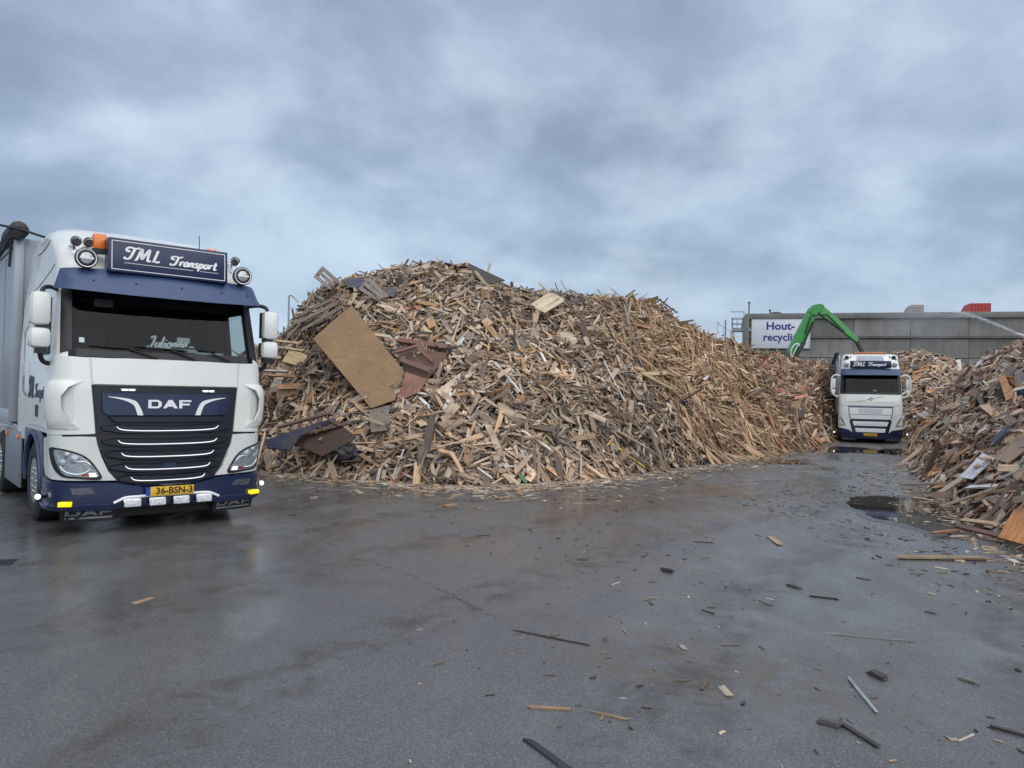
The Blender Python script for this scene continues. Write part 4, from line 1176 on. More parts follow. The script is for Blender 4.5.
def puddle(poly, label):
    bm = bmesh.new()
    f = bm.faces.new([bm.verts.new((p[0], p[1], .004)) for p in poly])
    bm.normal_update()
    if f.normal.z < 0: f.normal_flip()
    bmesh.ops.triangulate(bm, faces=[f])
    me = bpy.data.meshes.new('puddle'); bm.to_mesh(me); bm.free()
    for p in me.polygons:
        if p.normal.z < 0: p.flip()
    o = link('puddle', me, M['water'])
    tag(o, label, None, None, 'structure')
    cx, cy = sum(p[0] for p in poly) / len(poly), sum(p[1] for p in poly) / len(poly)
    n = len(poly); vs = []
    for p in poly:
        k = 1.14 + .16 * noise.noise(Vector((p[0] * 1.7, p[1] * 1.1, 2.0)))
        vs.append((cx + (p[0] - cx) * k, cy + (p[1] - cy) * k, .002))
    vs += [(p[0], p[1], .0035) for p in poly]
    w = MB().add(vs, [(i, (i + 1) % n, n + (i + 1) % n, n + i) for i in range(n)]).build('wet_mud', M['wet_mud'], None, None)
    for q in w.data.polygons:
        if q.normal.z < 0: q.flip()
    tag(w, 'wet muddy rim around the ' + label, None, None, 'structure')
g = G(916, 511); puddle(organic(g.x + .22, g.y + .1, .98, 2.1, rad(-24), 2.3, amp=.25), 'puddle at the foot of the right-hand wood heap')
g = G(838, 450); puddle(organic(g.x, g.y, 1.6, 2.2, rad(-20), 5.1), 'puddle in front of the distant truck')
g = G(770, 462); puddle(organic(g.x, g.y, 1.5, .8, rad(20), 8.4), 'shallow puddle at the foot of the batten slope')
g = G(905, 452); puddle(organic(g.x - .3, g.y, .5, 1.8, rad(-25), 3.9), 'narrow puddle right of the distant truck')

# drain grate
g = G(-3, 563)
root = empty('drain_grate', (g.x, g.y, 0), .35); tag(root, 'dark iron drain grate in the asphalt at the left edge', 'drain grate')
MB().box((0, 0, .003), (.30, .26, .008)).build('grate_frame', M['dark_steel'], root)
for i in range(7): MB().box((-.114 + i * .038, 0, .0095), (.018, .21, .006)).build('grate_bar', M['black'], root)

# ------------------------------------------------------------------ concrete building behind
def concrete(name, a, b_, seed):
    m, nt, b = new_mat(name)
    N, L = nt.nodes, nt.links
    t = N.new('ShaderNodeTexCoord')
    def nz(sc, scale, d=6):
        mp = N.new('ShaderNodeMapping'); mp.inputs['Scale'].default_value = sc; mp.inputs['Location'].default_value = (seed, seed * .3, 0)
        L.new(t.outputs['Object'], mp.inputs[0])
        n = N.new('ShaderNodeTexNoise'); n.inputs['Scale'].default_value = scale; n.inputs['Detail'].default_value = d; n.inputs['Roughness'].default_value = .62
        L.new(mp.outputs[0], n.inputs['Vector']); return n.outputs['Fac']
    x = N.new('ShaderNodeMix'); x.data_type = 'RGBA'; x.inputs[6].default_value = (*a, 1); x.inputs[7].default_value = (*b_, 1)
    ad = N.new('ShaderNodeMath'); ad.operation = 'ADD'; L.new(nz((1, 1, .18), 1.6), ad.inputs[0]); L.new(nz((1, 1, 1), .5), ad.inputs[1])
    r = N.new('ShaderNodeMapRange'); r.inputs[1].default_value, r.inputs[2].default_value = .75, 1.25; L.new(ad.outputs[0], r.inputs[0])
    L.new(r.outputs[0], x.inputs[0]); L.new(x.outputs[2], b.inputs['Base Color'])
    b.inputs['Roughness'].default_value = .9
    bp = N.new('ShaderNodeBump'); bp.inputs['Strength'].default_value = .3; bp.inputs['Distance'].default_value = .02; L.new(nz((1, 1, 1), 7), bp.inputs['Height']); L.new(bp.outputs[0], b.inputs['Normal'])
    return m
CON = [concrete('weathered_concrete', (.15, .145, .135), (.235, .23, .215), 1.0), concrete('greenish_concrete', (.125, .123, .105), (.195, .19, .165), 4.0), concrete('pale_concrete', (.18, .175, .165), (.265, .26, .245), 9.0), concrete('dark_concrete', (.10, .10, .095), (.17, .168, .16), 14.0)]
A0 = AT(747, 330, 62.0); B0 = AT(1024, 330, 56.8)
wd = Vector((B0.x - A0.x, B0.y - A0.y, 0)); wlen0 = wd.length; wd.normalize()
WRZ = math.atan2(wd.y, wd.x)
bld = empty('storage_building', (A0.x, A0.y, 0), WRZ)
tag(bld, 'long flat-roofed concrete building with weathered panels behind the heaps', 'building')
WL = wlen0 + 16
MB().box((WL / 2, 6.2, 4.3), (WL - .1, 12, 8.6)).build('building_core', CON[3], bld)
rows = [(0, 1.9), (1.93, 3.6), (3.63, 5.2), (5.23, 6.72), (6.92, 8.3)]
pw = 4.05
pm = {}
for r, (z0, z1) in enumerate(rows):
    k = 0; x = 0.0
    while x < WL - .3:
        w_ = min(pw, WL - x)
        key = (r, round(w_, 2))
        if key not in pm: pm[key] = MB().box((0, 0, 0), (w_ - .025, .2, z1 - z0 - .01), ch=.012).mesh('wall_panel')
        o = bpy.data.objects.new('wall_panel', pm[key]); C.objects.link(o); o.parent = bld
        o.location = (x + w_ / 2, .1 + .006 * ((k * 7 + r * 3) % 5), (z0 + z1) / 2)
        if not o.data.materials: o.data.materials.append(CON[0])
        o.material_slots[0].link = 'OBJECT'
        o.material_slots[0].material = CON[[0, 2, 0, 1, 0, 1, 2, 0, 2][(k * 5 + r * 4) % 9]]
        x += pw; k += 1
MB().box((WL / 2, .02, 6.82), (WL, .34, .14), ch=.02).build('ledge', CON[3], bld)
MB().box((WL / 2, 6.1, 8.55), (WL + .3, 12.5, .42), ch=.03).build('coping', CON[0], bld)
MB().box((WL / 2, -.20, 8.33), (WL + .3, .05, .05)).build('gutter', CON[3], bld)
MB().box((-.1, 0, 4.2), (.5, .5, 8.5), ch=.03).build('corner_pillar', CON[1], bld)
# rooftop units
def roof_unit(px, py, depth, w_, h_, d_, name, matr, label, gable=False):
    p = AT(px, py, depth)
    o = empty(name, (p.x, p.y, 8.76), WRZ); tag(o, label, 'roof unit')
    if gable:
        MB().prism([(-w_ / 2, 0), (w_ / 2, 0), (w_ / 2, h_), (-w_ * .30, h_), (-w_ / 2, h_ * .45)], 0, d_, 'Y').build('housing', matr, o)
        for i in range(6): MB().box((-w_ * .22 + i * w_ * .13, -.02, h_ / 2), (.05, .05, h_ * .96)).build('seam', matr, o)
        MB().box((-w_ / 2 - .5, d_ / 2, .12), (1.3, d_ * .8, .24)).build('duct', M['steel'], o)
    else:
        MB().prism([(-w_ / 2, 0), (w_ / 2, 0), (w_ / 2, h_), (-w_ * .3, h_), (-w_ / 2, h_ * .7)], 0, d_, 'Y').build('housing', matr, o)
        for i in range(4): MB().box((0, -.02, h_ * (.2 + .2 * i)), (w_ * .8, .05, .05)).build('louvre', M['steel'], o)
M['roof_red'] = mat('red_sheet_metal', (.42, .05, .045), .5, var=.15, scale=2)
M['unit_grey'] = mat('pinkish_grey_sheet', (.33, .29, .28), .6, var=.15, scale=2)
roof_unit(978, 312, 62, 1.9, 1.25, 1.6, 'red_roof_unit', M['roof_red'], 'red sheet metal unit on the roof of the concrete building', True)
roof_unit(916, 312, 63, 1.2, 1.15, 1.4, 'grey_roof_unit', M['unit_grey'], 'small pinkish grey unit on the roof of the concrete building')
p = AT(776, 313, 64.5); o = empty('roof_fan', (p.x, p.y, 8.76), 0); tag(o, 'dark round fan cowl on the roof above the sign', 'fan')
MB().lathe([(.3, 0), (.3, .2), (.5, .25), (.45, .42), (.001, .5)], (0, 0, 0), 'Z', 18).build('cowl', M['dark_steel'], o)
for i, px in enumerate((749, 770)):
    p = AT(px, 311, 62.3); o = empty('roof_mast', (p.x, p.y, 8.76)); tag(o, ['thin mast on the left corner of the concrete roof', 'short thin mast on the roof above the sign'][i], 'mast')
    MB().tube([(0, 0, 0), (0, 0, [.95, .35][i])], .05, 6).build('pole', M['dark_steel'], o)
    MB().box((0, 0, [.95, .35][i]), (.16, .16, .12), ch=.02).build('head', M['dark_steel'], o)
# sign board
sg0 = AT(750, 316.5, 61.4)
sgn = empty('wall_sign', (A0.x, A0.y, 0), WRZ); tag(sgn, 'white sign board with dark blue lettering on the concrete wall', 'sign')
M['board'] = mat('pale_sign_board', (.62, .66, .70), .5, var=.05, scale=1.0, dirt=.12, dirtcol=(.4, .42, .44))
M['sign_ink'] = mat('sign_blue_ink', (.025, .03, .20), .5, var=.08)
sx0, sw_, sz0, sz1 = .32, 4.55, 5.95, 8.30
MB().box((sx0 + sw_ / 2, -.14, (sz0 + sz1) / 2), (sw_, .08, sz1 - sz0), ch=.01).build('board', M['board'], sgn)
mb = MB()
for x in (sx0 + .02, sx0 + sw_ - .02): mb.box((x, -.15, (sz0 + sz1) / 2), (.05, .12, sz1 - sz0 + .06))
for z in (sz0 - .02, sz1 + .02): mb.box((sx0 + sw_ / 2, -.15, z), (sw_, .12, .05))
mb.build('frame', M['steel'], sgn)
block_text('Hout-', .86, lambda x, y, h: Vector((sx0 + 2.25 + x, -h, 7.70 + y)), .184, M['sign_ink'], sgn, 'lettering', sx=1.06, bold=.026)
block_text('recycling', .86, lambda x, y, h: Vector((sx0 + 2.45 + x, -h, 6.80 + y)), .184, M['sign_ink'], sgn, 'lettering', sx=1.0, bold=.022)
# stair tower left of the wall
st = AT(738, 330, 62.5)
tw = empty('stair_tower', (st.x, st.y, 0), WRZ); tag(tw, 'steel stair tower with railed platform and spiral cage left of the sign', 'stair tower')
for x in (-.45, .45):
    for y in (-.4, .4): MB().box((x, y, 4.2), (.09, .09, 8.4)).build('post', M['steel'], tw)
MB().box((.35, 0, 7.45), (1.7, 1.0, .28)).build('platform', M['steel'], tw)
mb = MB()
for z in (7.95, 8.4):
    mb.tube([(-.5, -.48, z), (1.1, -.48, z)], .03, 6); mb.tube([(-.5, .48, z), (1.1, .48, z)], .03, 6); mb.tube([(-.5, -.48, z), (-.5, .48, z)], .03, 6)
for x in (-.5, -.1, .3, .7, 1.1): mb.tube([(x, -.48, 7.5), (x, -.48, 8.4)], .025, 6)
mb.build('railing', M['steel'], tw)
MB().box((-.1, -.1, 8.95), (1.0, .06, .06)).build('lamp_arm', M['steel'], tw)
MB().box((.45, -.1, 8.6), (.07, .07, .8)).build('lamp_mast', M['steel'], tw)
mb = MB()
for k in range(16):
    a = k * .55
    mb.box((-1.0 + .38 * math.cos(a), .38 * math.sin(a), 3.6 + k * .23), (.55, .22, .04), Matrix.Rotation(a, 3, 'Z'))
mb.build('spiral_steps', M['steel'], tw)
mb = MB()
mb.tube([(-1.0 + .72 * math.cos(k * .3), .72 * math.sin(k * .3), 4.4 + k * .125) for k in range(31)], .025, 6)
mb.tube([(-1.0, 0, 0), (-1.0, 0, 8.3)], .06, 8)
for k in range(0, 31, 3): mb.tube([(-1.0 + .72 * math.cos(k * .3), .72 * math.sin(k * .3), 3.6 + k * .125), (-1.0 + .72 * math.cos(k * .3), .72 * math.sin(k * .3), 4.4 + k * .125)], .018, 5)
mb.build('spiral_rail', M['steel'], tw)

# ------------------------------------------------------------------ street lamp far left
p = AT(288, 340, 46.0)
lp = empty('street_lamp', (p.x, p.y, 0)); tag(lp, 'thin grey street lamp with drooping head behind the left end of the main heap', 'street lamp')
ztop = AT(288, 296, 46.0).z
MB().tube([(0, 0, 0), (0, 0, ztop)], [.09, .05], 8).build('pole', M['steel'], lp)
MB().tube([(0, 0, ztop), (.12, 0, ztop + .05), (.26, 0, ztop - .04)], .04, 6).build('arm', M['steel'], lp)
MB().tube([(.22, 0, ztop), (.56, 0, ztop - .36)], [.10, .07], 8, flat=.5).build('lamp_head', M['steel'], lp)

# ------------------------------------------------------------------ green material handler
def excavator():
    D = 45.5
    base = AT(781, 380, D + 1.0)
    root = empty('excavator', (base.x, base.y, 0)); tag(root, 'green material handler with bent boom rising behind the heap', 'excavator')
    o = Vector((base.x, base.y, 0))
    a = AT(786, 366, D) - o; bq = AT(811, 314.5, D) - o; c = AT(821, 309.5, D) - o; d = AT(857, 341, D - .3) - o; e = AT(862, 351.5, D - .4) - o
    def beam(pts, ws, wy, name, matr, par=root):
        vs, fs = [], []
        n = len(pts)
        for i, p in enumerate(pts):
            t = (pts[min(i + 1, n - 1)] - pts[max(i - 1, 0)]); t.y = 0; t.normalize()
            nn = Vector((-t.z, 0, t.x))
            for s1, s2 in ((1, -1), (1, 1), (-1, 1), (-1, -1)):
                vs.append(p + nn * (s1 * ws[i] / 2) + Vector((0, s2 * wy / 2, 0)))
        for i in range(n - 1):
            for k in range(4): fs.append((i * 4 + k, i * 4 + (k + 1) % 4, i * 4 + 4 + (k + 1) % 4, i * 4 + 4 + k))
        fs += [(3, 2, 1, 0), tuple((n - 1) * 4 + k for k in range(4))]
        mb = MB().add(vs, fs)
        me = mb.mesh(name)
        ob = link(name, me, matr, par)
        bv = ob.modifiers.new('bevel', 'BEVEL'); bv.width = .03; bv.segments = 2
        return ob
    foot = Vector((a.x - .9, a.y, 2.6))
    bo = beam([foot, a, a.lerp(bq, .55), bq], [.74, .66, .62, .52], .46, 'boom', M['green'])
    # emblem on the boom
    q = a.lerp(bq, .30) + Vector((0, -.29, 0))
    dirn = (bq - a).normalized(); nn = Vector((-dirn.z, 0, dirn.x))
    mb = MB()
    mb.tube([q + nn * (.24 * math.cos(t)) + dirn * (.42 * math.sin(t)) for t in [i * .35 for i in range(19)]], .035, 6)
    mb.tube([q - dirn * .55, q + dirn * .45], .03, 6)
    mb.tube([q + nn * .05 - dirn * .75, q + nn * .05 - dirn * 1.05, q - nn * .15 - dirn * 1.0], .03, 6)
    mb.build('emblem', M['letter'], bo)
    beam([bq, bq.lerp(c, .2) + Vector((-.02, 0, .12)), bq.lerp(c, .45) + Vector((0, 0, .20)), bq.lerp(c, .75) + Vector((.02, 0, .14)), c], [.52, .54, .55, .54, .52], .5, 'boom_knee', M['green'])
    beam([c + Vector((-.1, 0, .02)), c.lerp(d, .35), d], [.52, .46, .24], .34, 'dipper_arm', M['green'])
    beam([d, e, e + Vector((.05, 0, -.8))], [.24, .2, .18], .22, 'arm_tip', M['dark_steel'])
    mb = MB(); mb.tube([bq - Vector((.45, .3, 1.2)), bq + Vector((-.10, -.32, -.1)), c + Vector((.25, -.32, -.32)), c.lerp(d, .6) + Vector((0, -.25, -.22))], .035, 6); mb.build('hose', M['black'], root)
    mb = MB(); mb.tube([foot + Vector((.5, -.35, .4)), a.lerp(bq, .45) + Vector((.30, -.33, 0))], .11, 10); mb.tube([a.lerp(bq, .45) + Vector((.30, -.33, 0)), a.lerp(bq, .85) + Vector((.26, -.33, 0))], .06, 10); mb.build('boom_ram', M['dark_steel'], root)
    mb = MB(); mb.tube([c + Vector((.05, -.25, -.5)), c.lerp(d, .55) + Vector((0, -.25, -.25))], .06, 8); mb.build('arm_ram', M['dark_steel'], root)
    # grab hanging on the tip, hidden behind the far truck
    g0 = e + Vector((.05, 0, -.9))
    mb = MB(); mb.lathe([(.2, 0), (.25, -.4), (.45, -.6), (.45, -.9), (.001, -1.0)], g0, 'Z', 12)
    for k in range(5):
        th = k * 2 * math.pi / 5
        mb.tube([g0 + Vector((.35 * math.cos(th), .35 * math.sin(th), -.8)), g0 + Vector((.8 * math.cos(th), .8 * math.sin(th), -1.2)), g0 + Vector((.55 * math.cos(th), .55 * math.sin(th), -1.9)), g0 + Vector((.1 * math.cos(th), .1 * math.sin(th), -2.2))], [.12, .14, .1, .03], 6)
    mb.build('grab', M['dark_steel'], root)
    # body
    MB().box((foot.x - .4, 1.4, 2.4), (2.8, 4.2, 1.5), ch=.12).build('upper_body', M['green'], root)
    MB().lathe([(1.0, 0), (1.0, .5)], (foot.x - .4, 1.2, 1.15), 'Z', 24).build('slew_ring', M['dark_steel'], root)
    MB().box((foot.x - .4, 1.2, .9), (2.4, 4.6, .6), ch=.08).build('undercarriage', M['dark_steel'], root)
    for sx in (-1.25, 1.25):
        for y in (-.6, 3.0): wheel(root, foot.x - .4 + sx, y, .62, .5, 1 if sx > 0 else -1)
    cp = AT(779.5, 350, D) - o
    MB().box((cp.x, a.y + .2, 3.85), (.95, 1.5, 1.75), ch=.12).build('cab', M['dark_steel'], root)
    MB().box((cp.x, a.y - .57, 4.0), (.78, .03, 1.2), ch=.01).build('cab_window', M['screen'], root)
    MB().box((cp.x, a.y + .2, 2.9), (.7, .8, 1.0)).build('cab_lift', M['green'], root)
excavator()

# ------------------------------------------------------------------ wood: material and box pieces
def wood_mat():
    m, nt, b = new_mat('scrap_wood')
    N, L = nt.nodes, nt.links
    col = N.new('ShaderNodeAttribute'); col.attribute_name = 'Col'
    lc = N.new('ShaderNodeAttribute'); lc.attribute_name = 'lc'
    mp = N.new('ShaderNodeMapping'); mp.inputs['Scale'].default_value = (2.5, 30, 30); L.new(lc.outputs['Vector'], mp.inputs[0])
    n = N.new('ShaderNodeTexNoise'); n.inputs['Scale'].default_value = 1.0; n.inputs['Detail'].default_value = 6; n.inputs['Roughness'].default_value = .65; n.inputs['Distortion'].default_value = .6
    L.new(mp.outputs[0], n.inputs['Vector'])
    r = N.new('ShaderNodeMapRange'); r.inputs[1].default_value, r.inputs[2].default_value, r.inputs[3].default_value, r.inputs[4].default_value = .25, .75, .55, 1.35
    L.new(n.outputs['Fac'], r.inputs[0])
    x = N.new('ShaderNodeMix'); x.data_type = 'RGBA'; x.blend_type = 'MULTIPLY'; x.inputs[0].default_value = 1
    L.new(col.outputs['Color'], x.inputs[6]); L.new(r.outputs[0], x.inputs[7])
    n2 = N.new('ShaderNodeTexNoise'); n2.inputs['Scale'].default_value = 2.6; n2.inputs['Detail'].default_value = 5; L.new(lc.outputs['Vector'], n2.inputs['Vector'])
    r2 = N.new('ShaderNodeMapRange'); r2.inputs[1].default_value, r2.inputs[2].default_value, r2.inputs[3].default_value, r2.inputs[4].default_value = .5, .72, 0, .55
    L.new(n2.outputs['Fac'], r2.inputs[0])
    x2 = N.new('ShaderNodeMix'); x2.data_type = 'RGBA'; L.new(r2.outputs[0], x2.inputs[0]); L.new(x.outputs[2], x2.inputs[6]); x2.inputs[7].default_value = (.075, .062, .052, 1)
    L.new(x2.outputs[2], b.inputs['Base Color'])
    b.inputs['Roughness'].default_value = .72
    bp = N.new('ShaderNodeBump'); bp.inputs['Strength'].default_value = .35; bp.inputs['Distance'].default_value = .006
    L.new(n.outputs['Fac'], bp.inputs['Height']); L.new(bp.outputs[0], b.inputs['Normal'])
    return m
M['wood'] = wood_mat()
SGN = np.array([[-1, -1, -1], [1, -1, -1], [1, 1, -1], [-1, 1, -1], [-1, -1, 1], [1, -1, 1], [1, 1, 1], [-1, 1, 1]], float)
QF = np.array([[0, 3, 2, 1], [4, 5, 6, 7], [0, 1, 5, 4], [1, 2, 6, 5], [2, 3, 7, 6], [3, 0, 4, 7]])
def boxes_mesh(name, c, A, B, Nn, dims, cols, ragged=.085, extra=None):
    """N ragged-ended boards as one mesh; A length, B width, Nn thickness axes"""
    N = len(c)
    half = dims / 2
    loc = SGN[None] * half[:, None, :]
    jit = rng.normal(0, 1, (N, 8)) * np.minimum(dims[:, 0] * ragged, .05)[:, None]
    loc[:, :, 0] += jit
    loc[:, :, 1] *= 1 + rng.normal(0, .10, (N, 8))
    co = c[:, None, :] + loc[:, :, 0:1] * A[:, None, :] + loc[:, :, 1:2] * B[:, None, :] + loc[:, :, 2:3] * Nn[:, None, :]
    faces = (QF[None] + (np.arange(N) * 8)[:, None, None]).reshape(-1, 4)
    verts = co.reshape(-1, 3)
    vc = np.repeat(cols, 8, axis=0) * (1 + rng.normal(0, .06, (N * 8, 1)))
    lcv = (loc + rng.uniform(0, 60, (N, 1, 3))).reshape(-1, 3)
    mats = np.zeros(len(faces), int)
    if extra is not None:
        ev, ef, ec = extra
        faces = np.concatenate([faces, ef + len(verts)]); verts = np.concatenate([verts, ev]); vc = np.concatenate([vc, ec]); lcv = np.concatenate([lcv, ev])
    me = bpy.data.meshes.new(name)
    me.vertices.add(len(verts)); me.vertices.foreach_set('co', verts.astype(np.float32).ravel())
    me.loops.add(len(faces) * 4); me.loops.foreach_set('vertex_index', faces.astype(np.int32).ravel())
    me.polygons.add(len(faces)); me.polygons.foreach_set('loop_start', np.arange(0, len(faces) * 4, 4, dtype=np.int32))
    me.polygons.foreach_set('use_smooth', np.zeros(len(faces), bool))
    me.update(calc_edges=True)
    at = me.attributes.new('Col', 'FLOAT_COLOR', 'POINT')
    at.data.foreach_set('color', np.concatenate([np.clip(vc, .004, .85), np.ones((len(verts), 1))], 1).astype(np.float32).ravel())
    al = me.attributes.new('lc', 'FLOAT_VECTOR', 'POINT')
    al.data.foreach_set('vector', lcv.astype(np.float32).ravel())
    return me

PAL = {
 'weath': np.array([(.23, .18, .145), (.29, .235, .19), (.17, .13, .105), (.36, .29, .23), (.20, .18, .165), (.12, .095, .08), (.30, .21, .14), (.46, .38, .30), (.50, .42, .33), (.40, .31, .22), (.08, .065, .055), (.27, .23, .19), (.26, .17, .10)]),
 'beige': np.array([(.40, .30, .19), (.46, .36, .24), (.33, .24, .15), (.28, .20, .13), (.52, .42, .29), (.22, .16, .105), (.36, .28, .20)]),
 'mixed': np.array([(.25, .17, .11), (.32, .23, .15), (.18, .12, .085), (.38, .29, .20), (.14, .10, .075), (.30, .25, .21), (.44, .34, .24), (.26, .13, .09)]),
 'right': np.array([(.30, .22, .155), (.24, .17, .12), (.36, .28, .21), (.20, .15, .12), (.42, .33, .25), (.26, .23, .20), (.15, .11, .09), (.50, .43, .35), (.34, .19, .10), (.30, .26, .24)]),
}
ODD = np.array([(.62, .61, .58), (.55, .52, .47), (.30, .085, .06), (.05, .08, .16), (.03, .03, .03), (.06, .16, .09), (.42, .18, .06)])
def colours(n, pal, odd=.035):
    p = PAL[pal]
    c = p[rng.integers(0, len(p), n)] * rng.lognormal(-.04, .40, (n, 1)) * np.array([[1.31, 1.21, 1.095]])
    c *= np.minimum(1, .55 / c.max(axis=1))[:, None]
    k = rng.random(n) < odd
    c[k] = ODD[rng.choice(len(ODD), k.sum(), p=[.36, .34, .07, .04, .13, .02, .04])]
    return c

# ------------------------------------------------------------------ heaps (foot line, ridge line, back foot)
class Heap:
    def __init__(s, foot, ridge, back, bump=.32, seed=0.0, ns=130, nf=46, nb=16, power=1.3):
        k = len(foot)
        def res(lst):
            pts = [Vector(p) for p in lst]
            sm = curve_pts(pts, 10)
            return np.array([tuple(p) for p in sm])
        Fp, Rp, Bp = res(foot), res(ridge), res(back)
        idx = np.linspace(0, len(Fp) - 1, ns)
        def lerp(A):
            i = np.clip(idx.astype(int), 0, len(A) - 2); f = (idx - i)[:, None]
            return A[i] * (1 - f) + A[i + 1] * f
        Fp, Rp, Bp = lerp(Fp), lerp(Rp), lerp(Bp)
        tt = np.concatenate([np.linspace(0, 1, nf), 1 + np.linspace(0, 1, nb + 1)[1:]])
        V = np.zeros((ns, len(tt), 3))
        for j, t in enumerate(tt):
            if t <= 1:
                V[:, j, :2] = Fp[:, :2] * (1 - t) + Rp[:, :2] * t
                V[:, j, 2] = Rp[:, 2] * (1 - (1 - t) ** power)
            else:
                q = t - 1
                V[:, j, :2] = Rp[:, :2] * (1 - q) + Bp[:, :2] * q
                V[:, j, 2] = Rp[:, 2] * (1 - q ** 1.5)
        for i in range(ns):
            for j, t in enumerate(tt):
                p = Vector(V[i, j]) + Vector((seed, seed, 0))
                e = min(1, t * 4) * min(1, (2 - t) * 3)
                d = bump * e * (noise.noise(p * .45) * 1.0 + noise.noise(p * 1.2) * .55 + noise.noise(p * 2.6) * .48)
                ridge_k = 1 - .65 * math.exp(-((t - 1) / .12) ** 2)
                V[i, j, 2] = max(0.0, V[i, j, 2] + d * ridge_k)
        s.V, s.tt, s.ns, s.nt = V, tt, ns, len(tt)
        ii, jj = np.meshgrid(np.arange(ns - 1), np.arange(s.nt - 1), indexing='ij')
        s.ii, s.jj = ii.ravel(), jj.ravel()
        a = V[s.ii + 1, s.jj] - V[s.ii, s.jj]; b = V[s.ii, s.jj + 1] - V[s.ii, s.jj]
        cr = np.cross(a, b)
        ar = np.linalg.norm(cr, axis=1)
        nrm = cr / np.maximum(ar, 1e-9)[:, None]
        nrm[nrm[:, 2] < 0] *= -1
        s.area, s.nrm = ar, nrm
        q = (s.ii * s.nt + s.jj)
        s.quads = np.stack([q, q + s.nt, q + s.nt + 1, q + 1], 1)
        s.verts = V.reshape(-1, 3)
        s.bvh = BVHTree.FromPolygons([Vector(v) for v in s.verts], [tuple(map(int, f)) for f in s.quads])
    def sample(s, n, wfun=None):
        w = s.area.copy()
        t = s.tt[s.jj]
        w *= np.where(t < 1.02, 1.0, .30)
        if wfun is not None: w *= wfun(s.ii / (s.ns - 1), t)
        w /= w.sum()
        k = rng.choice(len(w), n, p=w)
        u, v = rng.random((n, 1)), rng.random((n, 1))
        i, j = s.ii[k], s.jj[k]
        p = (s.V[i, j] * (1 - u) + s.V[i + 1, j] * u) * (1 - v) + (s.V[i, j + 1] * (1 - u) + s.V[i + 1, j + 1] * u) * v
        return p, s.nrm[k], (i + u[:, 0]) / (s.ns - 1), s.tt[j]
    def core(s, sink=.16):
        vn = np.zeros_like(s.verts)
        for c in range(4): np.add.at(vn, s.quads[:, c], s.nrm * s.area[:, None])
        vn /= np.maximum(np.linalg.norm(vn, axis=1), 1e-9)[:, None]
        v = s.verts - vn * sink
        return v, s.quads, np.tile(np.array([[.035, .027, .020]]), (len(v), 1))
def frame(nrm, ang, tilt, roll):
    up = np.array([0, 0, 1.0])
    t1 = np.cross(up, nrm); t1 /= np.maximum(np.linalg.norm(t1, axis=1), 1e-6)[:, None]   # along the slope, level
    t2 = np.cross(nrm, t1)                                                                # uphill
    A = t1 * np.cos(ang)[:, None] + t2 * np.sin(ang)[:, None]
    A = A + nrm * tilt[:, None]; A /= np.linalg.norm(A, axis=1)[:, None]
    B = np.cross(nrm, A); B /= np.linalg.norm(B, axis=1)[:, None]
    Nn = np.cross(A, B)
    c, s_ = np.cos(roll)[:, None], np.sin(roll)[:, None]
    return A, B * c + Nn * s_, Nn * c - B * s_
def pxy(P):
    X, Y, Z = P[:, 0], P[:, 1], P[:, 2] - EYE
    d = Y * math.cos(PITCH) + Z * math.sin(PITCH); v = -Y * math.sin(PITCH) + Z * math.cos(PITCH)
    px, py = F * X / d, -F * v / d
    return 512 + px * math.cos(ROLL) - py * math.sin(ROLL), 384 + px * math.sin(ROLL) + py * math.cos(ROLL)

rows = [(205, 463, 225, 375, 25.0), (262, 470, 283, 338, 23.5), (330, 478, 318, 296, 22.5), (400, 482, 365, 278, 22.4), (450, 485, 430, 269, 22.5), (500, 485, 472, 270, 22.8), (550, 482, 512, 288, 23.5), (600, 478, 562, 298, 24.5), (645, 472, 612, 302, 26), (690, 466, 652, 312, 28),
        (735, 460, 692, 332, 30.5), (775, 455, 737, 351, 33.5), (810, 447, 777, 360, 37), (829, 441, 806, 364, 41), (834, 438, 829, 371, 43.5)]
foot, ridge, back = [], [], []
for fx, fy, rx, ry, d in rows:
    f_ = G(fx, fy); r = AT(rx, ry, d)
    foot.append((f_.x, f_.y, 0)); ridge.append(tuple(r))
    dirv = Vector((r.x - f_.x, r.y - f_.y, 0)).normalized()
    back.append((r.x + dirv.x * r.z * 1.35, r.y + dirv.y * r.z * 1.35, 0))
# close the left end in a rounded toe
l0 = Vector(foot[0]); lr = Vector(ridge[0])
foot.insert(0, (l0.x - 2.5, l0.y + 1.5, 0)); ridge.insert(0, (lr.x - 3.2, lr.y - .5, .3)); back.insert(0, (lr.x - 3.6, lr.y + 1.5, 0))
last = Vector(ridge[-1]); foot.append((last.x + .2, last.y - 4.0, 0)); ridge.append((last.x + 1.0, last.y + 2.0, .6)); back.append((last.x + 1.2, last.y + 6, 0))
H1 = Heap(foot, ridge, back, bump=.44, seed=3.0, ns=150)
H2 = Heap([(5.6, 6.2, 0), (6.05, 8.0, 0), (6.5, 9.8, 0), (7.35, 12.2, 0), (8.7, 15.4, 0), (11.0, 20.6, 0), (14.1, 26.8, 0), (16.9, 31.5, 0), (18.6, 36, 0), (20.6, 40.0, 0)],
          [(9.5, 5.0, 2.2), (10.8, 8.2, 3.1), (11.9, 12, 3.55), (12.8, 15, 3.72), (13.9, 18.5, 3.75), (15.2, 22.4, 3.62), (17.6, 28, 3.50), (20.0, 33.5, 2.95), (21.6, 37.5, 2.4), (22.6, 40.8, 1.0)],
          [(15, 3, 0), (16, 7, 0), (17, 11, 0), (18, 14.5, 0), (19, 18, 0), (20.5, 22, 0), (23, 27, 0), (25, 33, 0), (26, 38, 0), (25, 42, 0)], bump=.36, seed=17.0, ns=120, power=1.02)
